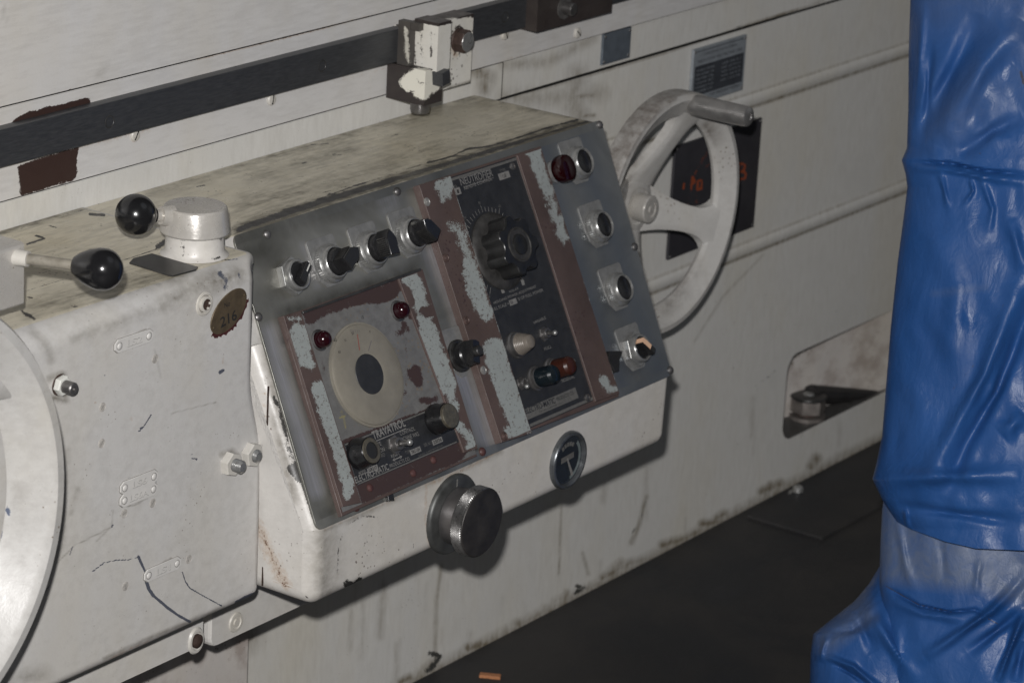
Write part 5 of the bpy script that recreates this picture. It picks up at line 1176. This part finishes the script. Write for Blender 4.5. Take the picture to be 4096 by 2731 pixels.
# ------------------------------------------------------------------ control levers on the housing
def build_lever():
    zt = .7864; b0 = at(477, 590, 'z', zt); F = topF(b0[0], b0[1]+.018, zt); mb = MB()
    mb.lathe([(36, 0), (33, 2.5), (31, 6), (30.5, 22), (29, 23.5), (.01, 23.5)], 'cream_paint', F, 56)
    o = mb.build('control_lever', MACH, label='white pivot hub with black ball lever on top of the housing, beside the panel', paint=[('R', mp_(r4, [(1220, 120), (1230, 200)]), 7, 7, .75), ('R', mp_(r4, [(1300, 225), (1570, 215)]), 2, 4, .7), ('G', mp_(r4, [(1570, 70), (1580, 190)]), 3, 5, .6), ('R', mp_(r4, [(1250, 95), (1400, 100), (1560, 70)]), 1, 2, .9)])
    h = MB(); h.lathe([(36.2, 24.5), (36.8, 26), (36.2, 29), (33.4, 49), (32.6, 51), (31.4, 52), (.01, 52.2)], 'lever_cast', F, 56); h.build('hub', o, paint=[('R', mp_(r1_, [(1420, 1295), (1465, 1296)]), 1, 1, 1), ('R', mp_(r1_, [(1235, 1295), (1260, 1293)]), 1, 1, 1)])
    tip = at(312, 493, 'z', zt+.050); hub = F @ Vector((0, 0, 39)); tip = Vector(tip); d = (tip-hub).normalized()
    a = MB(); a.tube(hub+d*.028, hub+d*.041, 12, 9.5, 'lever_cast', 24); a.tube(hub+d*.040, tip-d*.012, 6.2, 5.6, 'lever_cast', 20); a.build('arm', o)
    kb_ = MB(); Fk = dirF(tip, -d); kb_.lathe([(21.5*math.sin(math.pi*j/20)+1e-4, -21.5*math.cos(math.pi*j/20)) for j in range(20)]+[(8, 22)], 'ball_black', Fk, 48); kb_.build('ball_knob', o)
    # second lever from the block at the left edge
    x1 = at(60, 640, 'y', -.275)[0]; zb, zt2 = at(50, 703, 'y', -.275)[2], at(62, 585, 'y', -.275)[2]
    mb = MB(); mb.box(-1.05, x1, zb, zt2+.012, 0, .14, 'lever_cast', frame((0, -.135, 0), (1, 0, 0), (0, 0, 1), (0, -1, 0), 1), ch=.006)
    o2 = mb.build('control_lever', MACH, label='cast white block at the left edge with a black egg-shaped lever knob')
    s0 = Vector(at(45, 592, 'y', -.277)); 
    # arm leaves the block towards the camera and right, horizontal
    tip = Vector(at(232, 618, 'z', s0.z)); d = (tip-s0).normalized()
    a = MB(); a.tube(s0-d*.01, s0+d*.009, 8.5, 7.5, 'pale_bar_paint', 20); a.tube(s0, tip-d*.02, 5.2, 5.0, 'pale_arm', 20); a.build('arm', o2)
    Fk = dirF(tip, d); pr = [(7.5, -27), (9.5, -26)]
    pr = [(.01, -27), (8.5, -27), (12.5, -22), (17, -13), (19.8, -3), (20, 0)]+[(20*math.cos(rad(q)), 2+19*math.sin(rad(q))) for q in range(5, 90, 8)]+[(.01, 21)]
    kb_ = MB(); kb_.lathe(pr, 'ball_black', Fk, 48); kb_.build('egg_knob', o2)
build_lever()

# ------------------------------------------------------------------ handwheels
def handwheel(cx, y, cz, R, spoke0, label, crank=None, paint=None, n=4, rk=1., dish=0., wf=1., cone=0.):
    """axis along -Y; local mm frame: x right, y up, z toward the viewer"""
    F = wallF(cx, y, cz, spoke0); k = R/165.0*rk; mb = MB()
    b = 41*k
    prof = [(R-1*k, 1*k), (R, 4*k), (R+.3, 14*k), (R-.3, 25*k), (R-.8*k, 28*k), (R-2.6*k, 30.5*k), (R-10*k, 31.5*k), (R-12*k, 30.4*k), (R-15*k, 27.5*k), (R-32*k, (18.5-cone)*k), (R-35*k, (15.5-cone)*k), (R-36*k, (11-cone*.6)*k), (R-34*k, 6*k), (R-26*k, 1*k), (R-10*k, 0), (R-1*k, 1*k)]
    prof = [(R-(R-p[0])*wf, p[1]) for p in prof]; seg = 144; vs = []; m_ = len(prof)-1
    for q in range(seg):
        a = 2*math.pi*q/seg
        for r_, z in prof[:-1]: vs.append((r_*math.cos(a), r_*math.sin(a), z))
    fs = [[q*m_+j, ((q+1) % seg)*m_+j, ((q+1) % seg)*m_+(j+1) % m_, q*m_+(j+1) % m_] for q in range(seg) for j in range(m_)]
    mb.add(vs, fs, 'wheel_paint', F, True)
    # spokes: broad webs that flare into rim and hub
    for sp in range(n):
        a0 = 2*math.pi*sp/n; rows = 16; cols = 9; top = []; ri, ro = 26*k, R-30*k*wf
        for i in range(rows):
            t = i/(rows-1); r_ = ri+(ro-ri)*t
            hw = (17+17*(1-t)**3+ 22*t**9)*k
            for j in range(cols):
                s_ = -1+2*j/(cols-1); z = (15+ 5*(1-t)+6*t*t)*k-4.5*k*abs(s_)**4-dish*(1-t)**1.15
                x_ = r_; y_ = s_*hw
                top.append((x_*math.cos(a0)-y_*math.sin(a0), x_*math.sin(a0)+y_*math.cos(a0), z))
        bot = [(x_, y_, z-13*k) for x_, y_, z in top]; N_ = rows*cols; fs = []
        for i in range(rows-1):
            for j in range(cols-1):
                q_ = [i*cols+j, (i+1)*cols+j, (i+1)*cols+j+1, i*cols+j+1]; fs.append(q_); fs.append([N_+z for z in q_[::-1]])
            for j in (0, cols-1):
                q_ = [i*cols+j, (i+1)*cols+j, N_+(i+1)*cols+j, N_+i*cols+j]; fs.append(q_)
        mb.add(top+bot, fs, 'wheel_paint', F, True)
    FD = F @ Matrix.Translation((0, 0, -dish))
    mb.lathe([(30*k, 2*k), (40*k, 4*k), (42*k, 14*k), (38*k, 21*k), (30*k, 24*k), (26*k, 24.5*k), (25*k, 22*k), (.01, 22*k)], 'wheel_paint', FD, 64)
    o = mb.build('handwheel', MACH, label=label, paint=paint)
    h = MB(); h.lathe([(15.5*k, 20*k), (19*k, 24*k), (19*k, 44*k), (17.5*k, 46*k), (11*k, 46.3*k), (10.5*k, 45*k), (5*k, 45*k), (4.5*k, 46.5*k), (.01, 46.5*k)], 'lever_cast', FD, 48); h.build('hub_cap', o)
    s2 = MB(); s2.tube(tuple(F @ Vector((0, 0, 4*k-dish))), (cx, y+ (abs(y) if abs(y) < .2 else .15), cz), 16*k, 16*k, 'dull_steel'); s2.build('shaft', o)
    if crank:
        px, py, ang = crank; base = None
        a = rad(ang-spoke0); rr = R-17*k; c0 = F @ Vector((rr*math.cos(a), rr*math.sin(a), 26*k)); 
        hd = MB(); Fh = frame(c0, (1, 0, 0), (0, 0, 1), (0, -1, 0)); hd.lathe([(.01, 0), (13.2, 0), (14.6, 4), (14.8, 12), (13.6, 82), (12.6, 87), (9.5, 89), (4, 89.3), (3.5, 88), (.01, 88)], 'handle_steel', Fh, 48); hd.build('crank_handle', o, label='smooth steel crank handle on the wheel rim')
    return o
plain('handle_steel', (.42, .41, .40), .33, .75, .25, 60)
def wheel_dirt(P, co, col):
    r_ = np.hypot(co[:, 0]-.979, co[:, 2]-.5935); k_ = (r_ > .1635) & (co[:, 2] > .50); col[k_, 2] = .42
    k_ = (r_ > .1635) & (co[:, 2] <= .50); col[k_, 2] = .35
handwheel(.970, -.100, .5935, 165, 71, 'white four-spoked handwheel with steel crank handle, right of the panel', crank=(1590, 222, 77), dish=52,
    paint=[wheel_dirt, ('B', [(1480, 240), (1540, 205), (1600, 205)], 8, 8, .5), ('B', [(1560, 560), (1590, 600), (1570, 660), (1530, 700)], 6, 22, .45), ('R', [(1620, 290), (1650, 300)], 3, 4, .4), ('B', [(1620, 290), (1650, 330)], 5, 8, .6), ('B', [(1415, 460), (1480, 440)], 8, 20, .3), ('B', [(1470, 340), (1440, 420)], 4, 8, .6)])
handwheel(-.702, -.335, .688, 229, 42, 'large off-white handwheel cut off by the left edge of the picture', rk=.95, wf=.97, cone=8, n=3,
    paint=[('R', mp_(r5, [(65, 155)]), 3, 2, .9), ('R', mp_(r5, [(135, 140)]), 4, 2.5, .8), ('R', mp_(r5, [(50, 370), (45, 420)]), 4, 2.5, .85), ('R', mp_(r5, [(130, 440)]), 2, 1.5, .8), ('R', mp_(r5, [(245, 465)]), 3, 2, .8), ('R', mp_(r5, [(30, 855)]), 3, 2, .8), ('R', mp_(r5, [(220, 290)]), 2, 1.5, .8), ('R', mp_(r5, [(75, 680)]), 2, 1.5, .8), ('R', mp_(r5, [(15, 500), (5, 600)]), 2.5, 2, .8), ('R', mp_(r5, [(85, 950)]), 2, 1.5, .8), ('B', mp_(r5, [(120, 250), (110, 700)]), 4, 14, .25), ('R', mp_(r4, [(10, 1180)]), 3, 3, .8), ('R', mp_(r4, [(175, 1375)]), 1.5, 1, .8)])

# ------------------------------------------------------------------ floor litter
c = at(1126, 1548, 'z', .004); mb = MB(); mb.box(-14, 14, -5, 5, 0, 4, 'wood_chip', topF(c[0], c[1], 0, -62), ch=.8)
ch = mb.build('wood_chip'); ch['label'] = 'small orange-brown chip of wood lying on the dark floor'; ch['category'] = 'wood chip'

# ------------------------------------------------------------------ tarpaulin
def camp(px, py, dist):
    d = ray(px, py); return CAM+d*(dist/(d@_f))
def interp(tab, y): return np.interp(y, [t[0] for t in tab], [t[1] for t in tab])
def creases(PX, PY, L):
    h = np.zeros_like(PX); P = np.stack([PX.ravel(), PY.ravel()], -1)
    for pts, wd, amp in L:
        best = np.full(len(P), 1e9); tt = np.zeros(len(P)); n = len(pts)-1
        ln = [math.hypot(b[0]-a[0], b[1]-a[1]) for a, b in zip(pts[:-1], pts[1:])]; tot = sum(ln); acc = 0
        for (a, b), l in zip(zip(pts[:-1], pts[1:]), ln):
            a = np.array(a, float); b = np.array(b, float); ab = b-a; t = np.clip(((P-a)@ab)/(ab@ab+1e-9), 0, 1)
            d = np.hypot(*(P-a-t[:, None]*ab).T); k = d < best; best[k] = d[k]; tt[k] = (acc+t[k]*l)/tot; acc += l
        w_ = wd*(.6+1.1*np.abs(tt-.5))
        h += (amp*np.exp(-(best/w_)**2)*np.clip(np.sin(np.pi*np.clip(tt, .02, .98)), 0, 1)**.6).reshape(PX.shape)
    return h
def ripple(PX, PY, seed, n=26, lo=40, hi=260, amp=.0007):
    r_ = np.random.default_rng(seed); h = np.zeros_like(PX)
    for q in range(n):
        L = math.exp(r_.uniform(math.log(lo), math.log(hi))); a = r_.uniform(-.2, 1.3); ph = r_.uniform(0, 6.3)
        u = (PX*math.sin(a)-PY*math.cos(a)*.45)/L*6.28; v = (PX*math.cos(a)+PY*math.sin(a))/(L*3)*6.28
        h += amp*(L/120)**.8*np.sin(u+ph+1.3*np.sin(v+ph*2))*(.5+.5*np.sin(v*.7+ph*3))
    return h
TROOT = bpy.data.objects.new('tarpaulin', None); cb = camp(2200, 1640, 3.95); link(TROOT, None, Matrix.Translation((cb[0], cb[1], 0)))
TROOT['label'] = 'crumpled glossy blue plastic tarpaulin wrapped round a tall object at the right edge'; TROOT['category'] = 'tarpaulin'
def tarp_layer(name, left, top, botf, D0, depth, extra, nx, ny, seed, label=None, right=3200, paint=None):
    """closed wrapped sheet: front from the left outline to the right, back mirrored"""
    mb = MB()
    cc = np.concatenate([np.linspace(0, .42, nx), np.linspace(.43, 1, 40)]); cb_ = np.linspace(1, 0, 60)[1:]
    TH = np.concatenate([np.arccos(1-2*cc), 2*np.pi-np.arccos(1-2*cb_)]); nx = len(TH)
    V = np.linspace(0, 1, ny); th, VV = np.meshgrid(TH, V, indexing='ij')
    c_ = (1-np.cos(th))/2; front = np.sin(th)
    PXr = 2060+c_*(right-2060)
    PB_ = botf(PXr); PY = top+(PB_-top)*VV
    Lx = interp(left, PY); PX = Lx+c_*(right-Lx)
    dist = D0-depth*np.sign(front)*np.abs(front)**1.0
    h = extra(PX, PY)
    r_ = np.random.default_rng(seed)
    h = h*.55+ripple(PX, PY, seed)
    for q in range(5):
        x0, y0 = r_.uniform(2020, 2400), r_.uniform(-40, 1600); an = r_.uniform(-1.2, 1.9); L = r_.uniform(40, 170)
        h += creases(PX, PY, [([(x0, y0), (x0+L*math.cos(an), y0+L*math.sin(an))], r_.uniform(10, 26), r_.uniform(-.004, .004))])
    dist = dist-np.where(front > -.05, h*np.clip(c_*30+.1, 0, 1), 0)
    d = CR*(PX*VS-2048)[..., None]+CU*(1365.5-PY*VS)[..., None]+_f*FPX
    P = CAM+d*(dist/FPX)[..., None]
    P[..., 2] = np.maximum(P[..., 2], .002+.0*P[..., 2])
    P[-1] = P[0]
    fs = []
    for i in range(nx-1):
        for j in range(ny-1): fs.append([i*ny+j, (i+1)*ny+j, (i+1)*ny+j+1, i*ny+j+1])
    mb.add([tuple(x) for x in P.reshape(-1, 3)], fs, 'tarp', None, True)
    o = mb.build(name, TROOT, paint=paint, label=label)
    return o
HEM = [(1990, 1100), (2003, 1100), (2028, 1145), (2045, 1185), (2083, 1215), (2160, 1243), (2230, 1259), (2352, 1264), (2800, 1250)]
def hem(x): return np.interp(x, [p[0] for p in HEM], [p[1] for p in HEM])
leftU = [(-60, 2094), (0, 2091), (120, 2087), (250, 2086), (340, 2083), (368, 2071), (400, 2080), (430, 2084), (480, 2078), (600, 2062), (750, 2046), (900, 2034), (1000, 2026), (1060, 2014), (1100, 2004), (1150, 2028), (1215, 2070), (1300, 2075)]
def exU(X, Y):
    return creases(X, Y, [([(2100, 330), (2180, 180), (2260, 30)], 26, -.030), ([(2150, 340), (2260, 150), (2352, 40)], 34, .030), ([(2085, 372), (2180, 375), (2260, 392), (2360, 402)], 5, -.014), ([(2085, 385), (2180, 392), (2260, 408), (2360, 420)], 9, .012),
        ([(2200, 360), (2280, 300), (2352, 270)], 18, -.020), ([(2352, 620), (2300, 760), (2260, 860), (2180, 1010), (2120, 1120)], 22, .026), ([(2390, 640), (2330, 800), (2290, 900), (2220, 1020), (2170, 1150)], 17, -.026), ([(2160, 395), (2170, 440), (2180, 480)], 8, .010), ([(2230, 410), (2235, 440), (2215, 470)], 6, .010), ([(2250, 400), (2280, 480), (2270, 540)], 10, .010),
        ([(2120, 0), (2110, 150), (2095, 260)], 14, .016), ([(2140, 100), (2125, 300)], 10, -.012), ([(2010, 1100), (2120, 1095), (2352, 1090)], 22, .022), ([(2050, 1150), (2080, 1165), (2200, 1180), (2352, 1200)], 14, -.016), ([(2079, 1168), (2084, 1212)], 6, .016), ([(2320, 500), (2350, 620)], 16, .014), ([(2130, 520), (2200, 660), (2180, 900)], 40, .012), ([(2300, 1000), (2352, 950)], 22, .018)])
def botU(x): return hem(x)
def flat(x): return 1720+0*x
leftL = [(1080, 2050), (1350, 2019), (1352, 1990), (1380, 1960), (1420, 1910), (1455, 1866), (1500, 1862), (1568, 1862), (1720, 1850)]
leftL = [(1080, 2050), (1140, 2030), (1170, 2026), (1250, 2022), (1330, 2020), (1420, 2024), (1500, 2032), (1568, 2040), (1720, 2050)]
def exL(X, Y):
    return creases(X, Y, [([(2030, 1345), (2110, 1390), (2180, 1405), (2240, 1400), (2290, 1428)], 5, -.012), ([(2030, 1370), (2120, 1410), (2240, 1425)], 12, .012), ([(2352, 1330), (2280, 1400), (2180, 1470), (2120, 1510)], 13, .028), ([(2352, 1400), (2300, 1440), (2220, 1500)], 12, -.022), ([(2352, 1410), (2320, 1490), (2290, 1568)], 9, .032), ([(2352, 1470), (2330, 1568)], 12, -.02), ([(2060, 1180), (2080, 1300), (2100, 1350)], 12, .010), ([(2160, 1230), (2170, 1340)], 12, -.006), ([(2250, 1280), (2240, 1370)], 10, .006), ([(2050, 1430), (2060, 1500), (2110, 1568)], 20, .014)])
tarp_layer('upper_sheet', leftU, -120, botU, 3.92, .14, exU, 330, 360, 31, 'upper blue sheet with gathered folds and a loose hem', paint=[('R', mp_(r3, [(2060, 780), (2080, 900), (2180, 940), (2230, 850), (2300, 720)]), 3, 16, .62), ('R', mp_(r3, [(1650, 60), (1620, 300), (1700, 100)]), 3, 8, .45), ('R', mp_(r3, [(1640, 880), (1740, 640), (1800, 500)]), 6, 12, .5), ('R', mp_(r7, [(2230, 500), (2050, 900), (1850, 1130)]), 2.2, 4, .6), ('B', mp_(r3, [(1800, 0), (2352, 0), (2352, 500), (1900, 800)]), 50, 60, .35), ('R', mp_(r3, [(1700, 1000), (1900, 1000), (2100, 1040), (2352, 1080)]), 1.2, 2.5, .6), ('R', mp_(r3, [(2330, 480), (2352, 560)]), 6, 5, .6), ('B', mp_(r7, [(1750, 460), (2100, 420)]), 4, 10, .35)])
tarp_layer('lower_sheet', leftL, 1080, flat, 3.955, .125, exL, 260, 230, 5, 'lower blue sheet below the loose hem with a painted grey sheen band', paint=[('BP', [(2030, 1130), (2352, 1200), (2380, 1400), (2250, 1350), (2160, 1345), (2022, 1330)], 3, 18, .85), ('R', [(2035, 1345), (2110, 1388), (2185, 1404)], 1.4, 1.6, .9), ('R', [(2270, 1420), (2292, 1432)], 1.6, 1.6, .9)])  # grey band puts the plastic's sheen into the colour
leftS = [(1290, 2026), (1340, 1996), (1380, 1962), (1425, 1905), (1455, 1868), (1500, 1862), (1568, 1860), (1760, 1845)]
def exS(X, Y):
    return creases(X, Y, [([(1880, 1500), (1960, 1530), (2040, 1600)], 10, .020), ([(1870, 1460), (1960, 1445), (2030, 1395)], 14, -.016), ([(1900, 1455), (1880, 1520)], 9, .014), ([(1990, 1390), (2060, 1500), (2130, 1600)], 18, .030), ([(1960, 1400), (2010, 1500)], 14, -.016), ([(1910, 1520), (1990, 1568)], 6, -.012)])
def topS(x): return 0
tarp_layer('trailing_sheet', leftS, 1290, flat, 4.02, .10, exS, 220, 180, 9, 'blue sheet spreading over the floor at the foot', right=2300, paint=[('BP', [(1870, 1460), (1990, 1360), (2010, 1420), (1900, 1500)], 3, 14, .6)])
